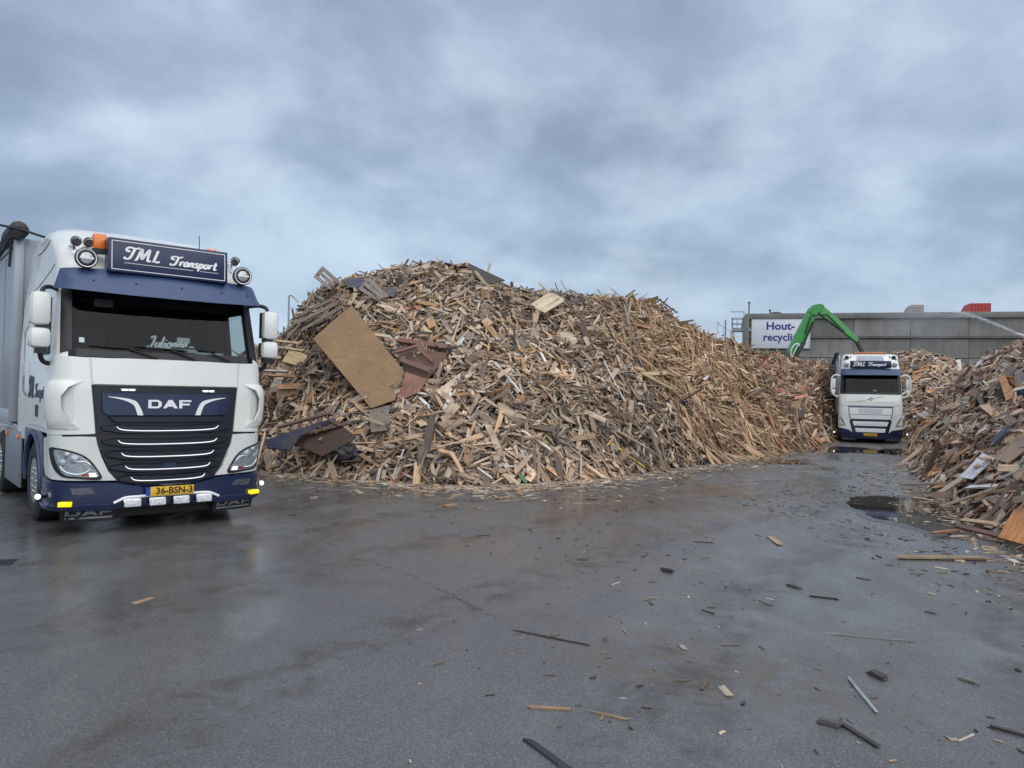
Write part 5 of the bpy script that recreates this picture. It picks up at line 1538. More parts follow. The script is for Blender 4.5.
H3 = Heap([(22.6, 46.5, 0), (23.2, 44.8, 0), (24.8, 43.2, 0), (27, 42.6, 0), (30, 42.8, 0), (34, 43.5, 0), (37, 45, 0)],
          [(24.0, 49, 3.9), (24.6, 48.8, 4.8), (25.6, 48.5, 5.05), (27.3, 48.2, 4.75), (29.2, 48.2, 4.0), (32, 48.2, 2.8), (35, 48.2, 1.2)],
          [(23.0, 51, 0), (24.0, 53, 0), (25.5, 54, 0), (27, 54, 0), (30, 54, 0), (33, 53, 0), (35, 51, 0)], bump=.30, seed=31.0, ns=60, nf=30)
HEAPS = [H1, H2, H3]

# small pieces, uncountable: one object for each heap
def zone1(s_, t):
    k = (s_ * 16)                     # control row
    bnd = 8.5 + 1.6 * (1 - np.clip(t, 0, 1)) + .35 * np.sin(t * 9.0) + .25 * np.sin(t * 23 + 1)
    z = np.zeros(len(s_), int)
    z[k > bnd] = 1
    z[k > 12.2 + .4 * (1 - np.clip(t, 0, 1))] = 2
    return z
def pieces1(n):
    p, nr, s_, t = H1.sample(n)
    z = zone1(s_ + rng.normal(0, .016, n), t)
    fld = np.array([noise.noise(Vector(v) * .55 + Vector((40, 0, 0))) for v in p])
    L_ = rng.lognormal(math.log(.30), .48, n); Wd = rng.lognormal(math.log(.052), .48, n); T = rng.uniform(.012, .032, n)
    ang = rng.uniform(0, math.pi, n)
    col = colours(n, 'weath', .03)
    q = z == 1
    L_[q] = rng.lognormal(math.log(.75), .45, q.sum()); Wd[q] = rng.lognormal(math.log(.038), .55, q.sum())
    ang[q] = rng.normal(-.55 - .45 * (1 - np.clip(t[q], 0, 1)), .42, q.sum()) + 1.7 * fld[q]
    cq = colours(q.sum(), 'beige', .012); ck = colours(q.sum(), 'mixed', .03); kk = rng.random(q.sum()) < .30; cq[kk] = ck[kk]; col[q] = cq
    q = z == 2
    L_[q] = rng.lognormal(math.log(.55), .45, q.sum()); Wd[q] = rng.lognormal(math.log(.07), .5, q.sum())
    ang[q] = rng.normal(-.35, .6, q.sum()) + 1.5 * fld[q]; col[q] = colours(q.sum(), 'mixed', .04)
    # darker, fresher and dustier drifts through the heap
    ns_ = np.array([noise.noise(Vector(v) * .35) for v in p]); col = col * (1 + .45 * ns_[:, None])
    tilt = rng.normal(0, .25, n); roll = rng.normal(0, .55, n)
    # a few bigger boards and beams among the small stuff
    bigk = rng.random(n) < np.where(z == 1, .04, .065)
    L_[bigk] *= rng.uniform(1.3, 2.3, bigk.sum()); Wd[bigk] *= rng.uniform(1.2, 2.2, bigk.sum()); T[bigk] *= rng.uniform(1, 2.0, bigk.sum())
    A, B, Nn = frame(nr, ang, tilt, roll)
    dims = np.stack([np.clip(L_, .08, 1.7), np.clip(Wd, .014, .26), T], 1)
    c = p + nr * rng.uniform(-.19, .12, n)[:, None]
    c[:, 2] = np.maximum(c[:, 2], np.abs(A[:, 2]) * dims[:, 0] * .5 + .01)
    return c, A, B, Nn, dims, col
def add_heap(name, H, arrs, label, cat):
    me = boxes_mesh(name, *arrs, extra=H.core())
    o = link(name, me, M['wood'])
    tag(o, label, cat, None, 'stuff')
    return o
add_heap('wood_heap', H1, pieces1(58000), 'huge heap of broken grey-brown and beige scrap wood in the middle of the yard', 'wood heap')
def piecesR(H, n, lm, wm, pal, wfun=None, odd=.06):
    p, nr, s_, t = H.sample(n, wfun)
    L_ = rng.lognormal(math.log(lm), .5, n); Wd = rng.lognormal(math.log(wm), .55, n); T = rng.uniform(.010, .035, n)
    ang = rng.normal(.35, .75, n)
    bigk = rng.random(n) < .10
    L_[bigk] *= rng.uniform(1.2, 2.0, bigk.sum()); Wd[bigk] *= rng.uniform(1.3, 2.2, bigk.sum())
    A, B, Nn = frame(nr, ang, rng.normal(0, .20, n), rng.normal(0, .4, n))
    dims = np.stack([np.clip(L_, .06, .95), np.clip(Wd, .012, .26), T], 1)
    c = p + nr * rng.uniform(-.14, .09, n)[:, None]
    c[:, 2] = np.maximum(c[:, 2], np.abs(A[:, 2]) * dims[:, 0] * .5 + .01)
    ns_ = np.array([noise.noise(Vector(v) * .5) for v in p])
    return c, A, B, Nn, dims, np.minimum(colours(n, pal, odd) * (1.15 + .3 * ns_[:, None]), .62)
nearw = lambda s_, t: 1.0 + 1.6 * (s_ < .55)
add_heap('wood_heap', H2, piecesR(H2, 24000, .38, .068, 'right', nearw, .08), 'heap of mixed scrap boards running along the right edge', 'wood heap')
add_heap('wood_heap', H3, piecesR(H3, 5000, .55, .09, 'right'), 'small brown scrap heap behind the distant truck, before the concrete wall', 'wood heap')

# ------------------------------------------------------------------ countable boards on the heaps
def box_obj(name, c, A, B, Nn, dims, col, parent=None, ragged=.03):
    f = lambda v: np.array([tuple(v)], float)
    c = Vector(c)
    me = boxes_mesh(name, np.zeros((1, 3)), f(A), f(B), f(Nn), f(dims), f(col), ragged)
    o = link(name, me, M['wood'], parent)
    o.location = c
    return o
def hit(px, py):
    for k in range(0, 60, 2):          # just off the skyline: take the crest below
        r = hit1(px, py + k)
        if r is not None and r[2] < 70: break
    if k == 0: return r
    d = ray(px, py); dep = r[0].y
    return (EYEP + d * (dep / d.y), r[1], r[2])
def hit1(px, py):
    best = None
    d = ray(px, py).normalized()
    for H in HEAPS:
        r = H.bvh.ray_cast(EYEP, d)
        if r[0] is not None and (best is None or r[3] < best[2]):
            n = r[1] if r[1].dot(d) < 0 else -r[1]
            best = (r[0], n, r[3])
    g = EYEP + d * (-EYE / d.z) if d.z < -1e-4 else None
    if g is not None and (best is None or (g - EYEP).length < best[2]): best = (g, Vector((0, 0, 1)), (g - EYEP).length)
    return best
def surf_normal(px, py, r=9):
    acc = Vector()
    for dx, dy in ((0, 0), (r, 0), (-r, 0), (0, r), (0, -r)):
        h = hit(px + dx, py + dy)
        if h: acc += h[1]
    return acc.normalized() if acc.length > 0 else Vector((0, -.7, .7))
def sheet(name, corners, col, th=.018, lift=.10, normal=None, parent=None, label=None, cat=None, group=None):
    """a flat board whose outline is seen at these places on the heap; real plane, real thickness"""
    cx, cy = sum(p[0] for p in corners) / len(corners), sum(p[1] for p in corners) / len(corners)
    h = hit(cx, cy) or hit(cx, cy + 6)
    n = normal.normalized() if normal is not None else surf_normal(cx, cy)
    vd = ray(cx, cy).normalized()
    while n.dot(vd) > -.42: n = (n - vd * .12).normalized()     # never lay a sheet edge-on
    base = h[0] + n * lift
    pts = []
    for p in corners:
        d = ray(*p); pts.append(EYEP + d * ((base - EYEP).dot(n) / d.dot(n)))
    c = sum(pts, Vector()) / len(pts)
    k = len(pts)
    e = (pts[1] - pts[0]).normalized(); e2 = n.cross(e)
    vs = [tuple(p - c) for p in pts] + [tuple(p - c - n * th) for p in pts]
    fs = [tuple(range(k)), tuple(range(2 * k - 1, k - 1, -1))] + [(i, i + k, (i + 1) % k + k, (i + 1) % k) for i in range(k)]
    me = bpy.data.meshes.new(name); me.from_pydata(vs, [], fs)
    bm = bmesh.new(); bm.from_mesh(me); bmesh.ops.recalc_face_normals(bm, faces=bm.faces[:]); bm.to_mesh(me); bm.free()
    at = me.attributes.new('Col', 'FLOAT_COLOR', 'POINT'); al = me.attributes.new('lc', 'FLOAT_VECTOR', 'POINT')
    off = random.random() * 50
    for i, v in enumerate(me.vertices):
        at.data[i].color = (*col, 1); al.data[i].vector = (v.co.dot(e) + off, v.co.dot(e2) * .5 + off, v.co.dot(n))
    o = link(name, me, M['wood'], parent); o.location = c if parent is None else c - parent.location
    if label: tag(o, label, cat, group)
    return o
def stick(name, p0, p1, w, th, col, lift=.07, parent=None, label=None, cat=None, group=None, up=None):
    a, b = hit(*p0), hit(*p1)
    n = (a[1] + b[1]).normalized() if up is None else up
    A0_, B0_ = a[0] + a[1] * lift, b[0] + b[1] * lift
    A = (B0_ - A0_); L_ = A.length; A.normalize()
    n = (n - A * n.dot(A)).normalized(); B = n.cross(A)
    c = (A0_ + B0_) / 2
    o = box_obj(name, c if parent is None else c - parent.location, A, B, n, (L_, w, th), col, parent)
    if label: tag(o, label, cat, group)
    return o

ply = sheet('plywood_sheet', [(351.5, 305), (313, 338.5), (371, 408), (395, 400), (404, 371)], (.27, .165, .075), .022, .72, Vector((.10, -.80, .62)), label='large golden brown plywood sheet leaning on the left of the main heap', cat='plywood sheet')
ply.data.materials[0] = M['plywood']
sheet('panel', [(396, 402), (405.5, 372), (427, 379), (419, 392)], (.25, .115, .075), .02, .40, label='flat reddish brown panel beside the lower corner of the plywood sheet', cat='panel')
cab = empty('cabinet_back', hit(420, 362)[0]); tag(cab, 'open reddish brown cabinet piece right of the plywood sheet', 'cabinet')
sheet('back_panel', [(396, 346), (447, 353), (441, 364), (424, 382), (406, 373)], (.16, .085, .06), .02, .16, parent=cab)
stick('top_rail', (396, 345), (448, 352), .13, .06, (.20, .09, .065), .20, cab)
stick('strut', (400, 363), (424, 353), .09, .05, (.24, .12, .08), .30, cab)
stick('strut', (424, 354), (435, 370), .05, .04, (.22, .11, .08), .28, cab)
stick('strut', (405, 366), (434, 380), .12, .04, (.17, .10, .07), .28, cab)
sheet('board', [(369, 410), (390, 405), (387, 430), (371, 432)], (.17, .14, .11), .03, .16, label='grey-brown board standing below the plywood sheet', cat='board')
sheet('panel', [(265, 440), (333, 418), (336, 421), (300, 436), (291, 450), (269, 448)], (.010, .014, .04), .03, .95, Vector((.2, -.75, .6)), label='dark navy panel lying at the foot of the main heap beside the near truck', cat='panel')
fr = empty('slatted_crate', hit(322, 438)[0]); tag(fr, 'dark brown slatted crate wedged under the navy panel', 'crate')
sheet('side', [(291, 440), (338, 423), (356, 436), (350, 442), (322, 456), (306, 449)], (.075, .045, .032), .03, .36, parent=fr)
for i in range(5): stick('slat', (300 + i * 9, 442 - i * 3), (311 + i * 9, 450 - i * 3), .05, .03, (.12, .07, .05), .42, fr)
stick('rail', (289, 442), (341, 427), .09, .04, (.14, .085, .06), .44, fr)
stick('rail', (303, 452), (352, 437), .08, .04, (.12, .075, .05), .44, fr)
# pale boxes left
def crate(label, quad, drop, col, col2):
    h = hit(sum(p[0] for p in quad) / 4, sum(p[1] for p in quad) / 4)
    r = empty('crate', h[0]); tag(r, label, 'crate')
    n = Vector((.1, -.70, .70))
    sheet('top', quad, col, .02, .45, n, r)
    low = [quad[3], quad[2], (quad[2][0] - 1, quad[2][1] + drop), (quad[3][0] - 1, quad[3][1] + drop)]
    sheet('front', low, col2, .02, .42, Vector((0, -1, .05)), r)
    stick('edge', quad[0], quad[1], .06, .05, tuple(c * 1.15 for c in col), .48, r)
    stick('edge', quad[3], quad[2], .06, .05, tuple(c * 1.1 for c in col), .48, r)
crate('pale yellow box lid tipped on the left end of the main heap', [(291, 347), (312, 358), (309, 369), (282, 361)], 8, (.50, .37, .20), (.42, .33, .22))
crate('whitish open box below the pale yellow lid', [(279, 368), (293, 372), (305, 379), (270, 387)], 6, (.52, .44, .33), (.45, .36, .26))
crate('orange-brown drawer near the truck mirror, low on the heap', [(278, 384), (306, 383), (306, 388), (277, 389)], 8, (.36, .19, .10), (.42, .28, .17))
def pallet(label, slats, w, col, rails=(), lift=.25):
    mx = sum(p[0][0] + p[1][0] for p in slats) / 2 / len(slats); my = sum(p[0][1] + p[1][1] for p in slats) / 2 / len(slats)
    h = hit(mx, my) or hit(mx, my + 8)
    r = empty('pallet', h[0]); tag(r, label, 'pallet')
    n = surf_normal(mx, my + 3)
    base = h[0] + n * lift
    def onp(p, off):
        d = ray(*p); return EYEP + d * ((base + n * off - EYEP).dot(n) / d.dot(n))
    for lst, nm, off, ww, th in ((slats, 'slat', 0, w, .025), (rails, 'rail', -.07, w, .09)):
        for a, b in lst:
            P0, P1 = onp(a, off), onp(b, off)
            A = (P1 - P0); L_ = A.length; A.normalize(); B = n.cross(A)
            k = 1 + random.uniform(-.12, .12)
            box_obj(nm, (P0 + P1) / 2 - r.location, A, B, n, (L_, ww, th), tuple(c * k for c in col), r, .01)
    return r
pallet('long grey pallet deck of parallel slats left of the plywood sheet', [((302, 330), (340, 308)), ((298, 323), (337, 303)), ((296, 317), (333, 299)), ((277, 339), (300, 319)), ((285, 341), (300, 324))], .11, (.30, .24, .18), [((295, 335), (305, 315)), ((325, 318), (318, 304))])
pallet('three pale slats of a pallet above the top corner of the plywood', [((349, 305), (356, 293)), ((356, 308), (368, 296)), ((362, 312), (374, 300))], .13, (.42, .33, .22), [((350, 300), (366, 308))])
pallet('upended pallet poking up at the top left of the main heap', [((315, 276), (330, 288)), ((319, 272), (334, 285)), ((322, 268), (338, 282))], .10, (.26, .205, .16), [((316, 277), (323, 268)), ((329, 287), (338, 282))], .35)
pallet('grey pallet standing near the top left of the heap beside slate sheets', [((361, 289), (379, 300)), ((365, 284), (383, 298)), ((369, 280), (387, 297))], .11, (.25, .215, .175), [((361, 290), (369, 280))])
sheet('sheet', [(346, 279), (361, 277), (368, 285), (360, 291), (347, 286)], (.065, .07, .095), .015, .22, label='slate grey sheet near the top left of the main heap', cat='sheet')
sheet('sheet', [(382, 288), (397, 288), (394, 297), (385, 295)], (.075, .075, .095), .015, .20, label='small slate grey sheet right of the standing pallet', cat='sheet')
sheet('board', [(456, 268), (466, 262), (505, 280), (487, 284)], (.055, .045, .038), .03, .25, Vector((.15, -.5, .85)), label='dark wide board on the crest of the main heap', cat='board')
pallet('pale new pallet on the crest right of the dark board', [((533, 306), (551, 294)), ((537, 309), (556, 297)), ((542, 312), (562, 300))], .17, (.55, .45, .31), [((533, 305), (543, 313)), ((551, 294), (563, 301))], .28)
stick('plank', (540, 284), (556, 301), .10, .03, (.50, .40, .27), .02, label='pale plank end sticking up behind the new pallet', cat='plank')
lad = empty('ladder', hit(660, 314)[0]); tag(lad, 'short wooden ladder on the skyline right of the pale pallet', 'ladder')
stick('rail', (650, 309), (668, 321), .05, .05, (.18, .14, .11), .22, lad); stick('rail', (655, 304), (673, 317), .05, .05, (.18, .14, .11), .22, lad)
for i in range(5): stick('rung', (651 + i * 4, 308.5 + i * 2.7), (656 + i * 4, 304 + i * 2.8), .04, .04, (.22, .17, .13), .24, lad)
stick('strip', (608, 447), (640, 469), .05, .02, (.55, .42, .05), .12, label='bright yellow strip low on the front of the main heap', cat='strip')
sheet('board', [(770, 371), (776, 373), (785, 390), (779, 389)], (.32, .14, .09), .02, .2, label='reddish board on the right end of the main heap', cat='board')
sheet('seat', [(772, 412), (806, 409), (804, 417), (783, 421)], (.05, .042, .036), .05, .35, Vector((0, -.4, .9)), label='dark flat seat-like slab near the right foot of the main heap', cat='slab')
stick('post', (787, 420), (790, 432), .10, .08, (.12, .08, .06), .2, label='short dark post below the dark slab', cat='post')
stick('pole', (731, 348), (739, 376), .11, .05, (.50, .39, .25), .22, label='pale upright plank on the beige slope left of the sign', cat='plank')
stick('beam', (637, 379), (670, 376), .12, .05, (.45, .34, .20), .18, label='level pale beam across the beige batten slope', cat='beam')
stick('beam', (636, 377), (672, 396), .10, .05, (.44, .33, .20), .2, label='slanting pale beam below the level beam', cat='beam')
# bag of rubbish
h = hit(347, 457)
bm = bmesh.new(); bmesh.ops.create_icosphere(bm, subdivisions=4, radius=.27)
for v in bm.verts:
    d = v.co.normalized(); v.co = v.co * (1 + .28 * noise.noise(d * 2.2) + .12 * noise.noise(d * 6)); v.co.z *= .8
me = bpy.data.meshes.new('rubbish_bag'); bm.to_mesh(me); bm.free()
o = link('rubbish_bag', me, M['tarp'], None, 60); o.location = h[0] + Vector((0, -.1, .08)); tag(o, 'black crumpled rubbish bag at the foot of the main heap', 'bag')
# right-hand heap
RT = [
 ('board', [(995, 459), (1027, 428), (1027, 448), (1008, 463)], (.36, .26, .19), .42, 'wide tan board lying at the right edge above the orange plate', 'board'),
 ('panel', [(959, 477), (982, 453), (994, 458), (972, 479)], (.74, .75, .76), .60, 'white panel on the right-hand heap', 'panel'),
 ('board', [(988, 441), (1011, 422), (1007, 432), (995, 442)], (.12, .12, .175), .40, 'purple-grey board above the white panel', 'board'),
 ('plate', [(998, 537), (1014, 509), (1030, 507), (1030, 546)], (.58, .25, .09), .40, 'bright orange-brown plate at the foot of the right-hand heap', 'plate'),
 ('board', [(984, 498), (998, 494), (1022, 509), (1010, 512)], (.22, .16, .145), .15, 'mauve-brown board just above the orange plate', 'board'),
 ('board', [(915, 450), (941, 428), (946, 433), (919, 453)], (.34, .24, .16), .14, 'brown board at the foot of the heap just right of the distant truck', 'board'),
 ('door', [(953, 386), (961, 374), (968, 380), (976, 385)], (.075, .05, .038), .2, 'dark brown door piece high on the right-hand heap', 'door'),
 ('board', [(931, 414), (939, 408), (952, 407), (944, 415)], (.13, .10, .08), .16, 'dark flat board halfway up the right-hand heap', 'board'),
 ('panel', [(917, 414), (925, 411), (938, 419), (930, 422)], (.60, .56, .49), .14, 'cream panel left of the dark flat board', 'panel'),
 ('panel', [(1014, 372), (1030, 364), (1030, 392), (1016, 396)], (.30, .27, .24), .2, 'grey-brown panel at the right edge near the heap top', 'panel'),
]
for nm, q, c_, lf, lb, ct in RT: sheet(nm, q, c_, .02, lf, label=lb, cat=ct)
RS = [
 ('plank', (933, 537), (958, 534), .07, .03, (.36, .17, .10), .05, 'short reddish plank pointing out of the foot of the right-hand heap'),
 ('plank', (957, 533), (1027, 549), .10, .03, (.15, .075, .055), .10, 'long dark red plank before the orange plate'),
 ('plank', (912, 463), (977, 441), .09, .03, (.44, .34, .24), .16, 'long pale plank slanting down to the puddle side of the heap'),
 ('plank', (904, 489), (952, 487), .12, .03, (.22, .165, .13), .10, 'weathered flat plank above the big puddle'),
 ('plank', (1007, 382), (1015, 407), .16, .03, (.48, .22, .07), .2, 'orange plank standing near the top right of the heap'),
 ('post', (983, 400), (989, 418), .10, .08, (.10, .075, .06), .2, 'dark post standing on the right-hand heap'),
 ('plank', (1000, 412), (1020, 432), .16, .04, (.20, .14, .10), .2, 'brown plank leaning above the purple-grey board'),
 ('plank', (944, 424), (976, 443), .06, .03, (.55, .48, .38), .16, 'pale lath crossing the heap above the white panel'),
 ('plank', (963, 527), (1003, 530), .09, .03, (.42, .29, .19), .10, 'light brown plank behind the dark red plank'),
 ('plank', (940, 514), (985, 500), .12, .03, (.30, .22, .17), .12, 'brown plank pointing to the big puddle'),
 ('plank', (958, 389), (985, 386), .07, .03, (.52, .47, .40), .16, 'whitish lath below the dark door piece'),
]
for nm, a, b_, w_, th, c_, lf, lb in RS: stick(nm, a, b_, w_, th, c_, lf, label=lb, cat=nm)

# loose planks that lie on top of the heaps and can be told apart
def colour_word(c):
    r, g, b = c
    l = (r + g + b) / 3
    if l > .5 and r / b < 1.25: return 'whitish'
    if b > r: return 'bluish'
    if g > r: return 'greenish'
    if r / max(g, .01) > 1.75: return 'reddish'
    if l < .13: return 'dark'
    if r / b > 1.9: return 'orange-brown' if l < .3 else 'yellowish'
    if l > .36: return 'pale'
    return 'grey-brown' if r / b < 1.55 else 'brown'
LM = [(355, 350, 'the plywood sheet'), (420, 365, 'the cabinet piece'), (480, 272, 'the dark board on the crest'), (548, 303, 'the pale new pallet'), (662, 312, 'the ladder'), (625, 458, 'the yellow strip'), (653, 377, 'the level beam'), (735, 362, 'the pale upright plank'),
      (778, 381, 'the reddish board'), (790, 414, 'the dark slab'), (347, 457, 'the black bag'), (300, 434, 'the navy panel'), (318, 312, 'the long pallet deck'), (976, 466, 'the white panel'), (1000, 432, 'the purple-grey board'), (1014, 525, 'the orange plate'), (1012, 446, 'the wide tan board'),
      (930, 440, 'the brown foot board'), (965, 380, 'the dark door piece'), (942, 411, 'the dark flat board'), (928, 416, 'the cream panel'), (985, 409, 'the dark post'), (1011, 395, 'the orange standing plank'), (1003, 503, 'the mauve-brown board'), (500, 420, None), (560, 400, None)]
def near_words(x, y):
    best = min((l for l in LM if l[2]), key=lambda l: math.hypot(l[0] - x, l[1] - y))
    dx, dy = x - best[0], y - best[1]
    d = math.hypot(dx, dy)
    if d < 14: return 'close beside ' + best[2]
    far = 'far ' if d > 60 else ''
    if abs(dx) > abs(dy) * 2: return far + ('right of ' if dx > 0 else 'left of ') + best[2]
    if abs(dy) > abs(dx) * 2: return far + ('below ' if dy > 0 else 'above ') + best[2]
    return ('below ' if dy > 0 else 'above ') + ('and right of ' if dx > 0 else 'and left of ') + best[2]
def lean_words(c, A):
    q = np.array([c - A * .3, c + A * .3]); x, y = pxy(q)
    dx, dy = x[1] - x[0], y[1] - y[0]
    if dx < 0: dx, dy = -dx, -dy
    a = math.degrees(math.atan2(-dy, dx))
    return 'lying level' if abs(a) < 20 else 'pointing upright' if abs(a) > 68 else 'rising to the right' if a > 0 else 'falling to the right'
def loose(H, n, want, lm, wm, palf, noun, group, ang=None, limit=(0, 1024, 240, 560), lmax=2.4):
    p, nr, s_, t = H.sample(n * 14)
    x, y = pxy(p)
    ok = (t < .97) & (x > limit[0]) & (x < limit[1]) & (y > limit[2]) & (y < limit[3]) & want(s_, t, x, y)
    idx = np.nonzero(ok)[0][:n]
    k = len(idx)
    p, nr, x, y = p[idx], nr[idx], x[idx], y[idx]
    a = rng.uniform(0, math.pi, k) if ang is None else rng.normal(ang[0], ang[1], k)
    A, B, Nn = frame(nr, a, rng.normal(0, .10, k), rng.normal(0, .25, k))
    cols = colours(k, palf, .06)
    for i in range(k):
        L_, w_ = float(np.clip(rng.lognormal(math.log(lm), .3), .3, lmax)), float(np.clip(rng.lognormal(math.log(wm), .35), .05, .35))
        c = p[i] + nr[i] * .09
        o = box_obj('plank', c, A[i], B[i], Nn[i], (L_, w_, float(rng.uniform(.02, .04))), cols[i] * 1.05, None, .03)
        ln = 'long ' if L_ > lm * 1.3 else 'short ' if L_ < lm * .78 else ''
        wn_ = 'wide ' if w_ > wm * 1.3 else 'narrow ' if w_ < wm * .75 else ''
        ww_ = len((colour_word(cols[i]) + ' ' + noun + ' ' + lean_words(p[i], A[i]) + ' ' + near_words(x[i], y[i])).split())
        if ww_ >= 15: wn_ = ''
        if ww_ >= 16: ln = ''
        if ww_ > 16: noun_ = noun.split()[-1]
        else: noun_ = noun
        tag(o, ln + wn_ + colour_word(cols[i]) + ' ' + noun_ + ' ' + lean_words(p[i], A[i]) + ' ' + near_words(x[i], y[i]), 'plank', group)
loose(H1, 110, lambda s_, t, x, y: zone1(s_, t) == 0, .60, .09, 'weath', 'broken plank', 'loose planks on the grey-brown slope of the main heap', limit=(270, 720, 270, 480))
loose(H1, 50, lambda s_, t, x, y: zone1(s_, t) == 1, 1.25, .065, 'beige', 'batten', 'loose battens on the beige slope of the main heap', (-.7, .6))
loose(H1, 30, lambda s_, t, x, y: zone1(s_, t) == 2, .95, .13, 'mixed', 'board', 'loose boards at the right end of the main heap', (-.3, .6))
loose(H2, 95, lambda s_, t, x, y: y > 0, .78, .14, 'right', 'board', 'loose boards on the right-hand heap', (.2, .5), limit=(912, 1040, 340, 548), lmax=1.15)

# ------------------------------------------------------------------ litter on the asphalt
def ground_stick(p0, p1, w, th, col, label, name='stick', cat='stick'):
    a, b_ = G(*p0), G(*p1)
    A = b_ - a; L_ = A.length; A.normalize(); n = Vector((0, 0, 1)); B = n.cross(A)
    o = box_obj(name, (a + b_) / 2 + Vector((0, 0, th / 2 + .001)), A, B, n, (L_, w, min(th, .022)), col, None, .10)
    tag(o, label, cat)
GS = [
 ((899, 559), (985, 560), .10, .05, (.30, .21, .12), 'yellowish beam lying on the asphalt before the right-hand heap', 'beam'),
 ((515, 631), (590, 646), .018, .010, (.07, .055, .045), 'long thin dark splinter in the middle of the yard', 'splinter'),
 ((531, 708), (569, 710), .022, .010, (.32, .20, .12), 'tan splinter near the bottom centre', 'splinter'),
 ((595, 713), (625, 720), .016, .008, (.28, .20, .13), 'thin tan splinter right of the bottom centre splinter', 'splinter'),
 ((531, 743), (567, 770), .040, .012, (.035, .035, .038), 'dark flat strip cut off by the bottom edge', 'strip'),
 ((850, 681), (876, 713), .020, .012, (.33, .37, .37), 'pale grey-green lath at the lower right', 'lath'),
 ((834, 720), (883, 751), .030, .014, (.05, .042, .036), 'dark strip below the pale grey-green lath', 'strip'),
 ((838, 635), (908, 642), .014, .010, (.20, .19, .18), 'long thin grey stick right of the middle', 'stick'),
 ((769, 537), (780, 545), .075, .015, (.36, .26, .17), 'small tan board piece in the right half of the yard', 'board piece'),
 ((789, 586), (802, 590), .040, .02, (.07, .06, .055), 'short dark stick above the knife-shaped one', 'stick'),
 ((812, 597), (838, 600), .018, .012, (.025, .022, .02), 'thin black stick with a thick left end', 'stick'),
 ((694, 542), (712, 543), .020, .012, (.10, .085, .07), 'short stick in the middle distance', 'stick'),
 ((958, 678), (978, 685), .035, .015, (.26, .23, .20), 'pale stubby stick near the right edge', 'stick'),
 ((992, 728), (1030, 738), .026, .015, (.07, .06, .055), 'dark curved stick at the bottom right corner', 'stick'),
 ((818, 722), (840, 728), .045, .03, (.09, .085, .08), 'dark wood lump left of the dark strip', 'lump'),
 ((998, 557), (1030, 562), .05, .015, (.16, .155, .16), 'grey lath at the right edge before the orange plate', 'lath'),
 ((136, 603), (153, 598), .055, .006, (.40, .25, .15), 'orange-tan wood chip on the asphalt at the lower left', 'chip'),
 ((662, 571), (672, 573), .06, .04, (.02, .02, .02), 'small black block in the middle of the yard', 'block'),
 ((722, 688), (730, 697), .05, .01, (.38, .32, .25), 'crumbled pale chip in the sandy patch', 'chip'),
 ((564, 489), (600, 486), .05, .02, (.30, .25, .20), 'pale lath at the foot of the main heap', 'lath'),
 ((872, 674), (884, 680), .06, .03, (.06, .05, .045), 'brown lump right of the pale grey-green lath', 'lump'),
 ((925, 612), (935, 614), .02, .01, (.12, .10, .08), 'small stick below the yellowish beam', 'stick'),
]
for a, b_, w_, th, c_, lb, nm in GS: ground_stick(a, b_, w_, th, c_, lb, nm.replace(' ', '_'), nm)
# uncountable splinters and crumbs
def litter():
    P_, L_, W_, T_ = [], [], [], []
    n = 0
    pts = []
    Vf = H1.V[:, 0]
    for i in range(6500):          # skirt of the main heap
        k = rng.integers(0, len(Vf)); d = rng.exponential(.55) + .02
        r = H1.V[k, 8] - Vf[k]; r = r / (np.linalg.norm(r[:2]) + 1e-6)
        pts.append((Vf[k, 0] - r[0] * d + rng.normal(0, .1), Vf[k, 1] - r[1] * d + rng.normal(0, .1), rng.lognormal(math.log(.085), .65)))
    Vf = H2.V[:, 0]
    for i in range(1100):
        k = rng.integers(0, len(Vf)); d = abs(rng.normal(0, .5)) + .02
        pts.append((Vf[k, 0] - d, Vf[k, 1] - d * .35, rng.lognormal(math.log(.09), .6)))
    for i in range(26000):          # yard, thicker towards the right-hand lane
        x, y = rng.uniform(-7, 14), rng.uniform(3.0, 33)
        w = .05 + .95 / (1 + math.exp(-(x * 1.0 - .05 * y - 1.2)))
        if y < 9 and x < -.5: w *= .15
        w *= np.clip((noise.noise(Vector((x * .5, y * .3, 5))) + .25) * 2.2, .06, 1)
        if rng.random() < w: pts.append((x, y, min(.13, rng.lognormal(math.log(.030), .70))))
    pts = np.array(pts)
    n = len(pts)
    L_ = np.clip(pts[:, 2], .012, .6); W_ = np.clip(L_ * rng.uniform(.08, .4, n), .005, .09); T_ = np.minimum(rng.uniform(.003, .010, n), W_ * .5)
    ang = rng.normal(.9, 1.0, n)
    A = np.stack([np.cos(ang), np.sin(ang), np.zeros(n)], 1); B = np.stack([-np.sin(ang), np.cos(ang), np.zeros(n)], 1); Nn = np.tile([[0, 0, 1.0]], (n, 1))
    c = np.stack([pts[:, 0], pts[:, 1], T_ / 2 + .0015], 1)
    yard = np.arange(n) >= 7600
    cols = colours(n, 'weath', .06)
    cols[yard] *= np.where(rng.random(yard.sum()) < .72, .34, 1.0)[:, None]
    me = boxes_mesh('wood_splinters', c, A, B, Nn, np.stack([L_, W_, T_], 1), cols, .12)
    tag(link('wood_splinters', me, M['wood']), 'small wood splinters and crumbs scattered over the wet asphalt', 'splinters', None, 'stuff')
litter()
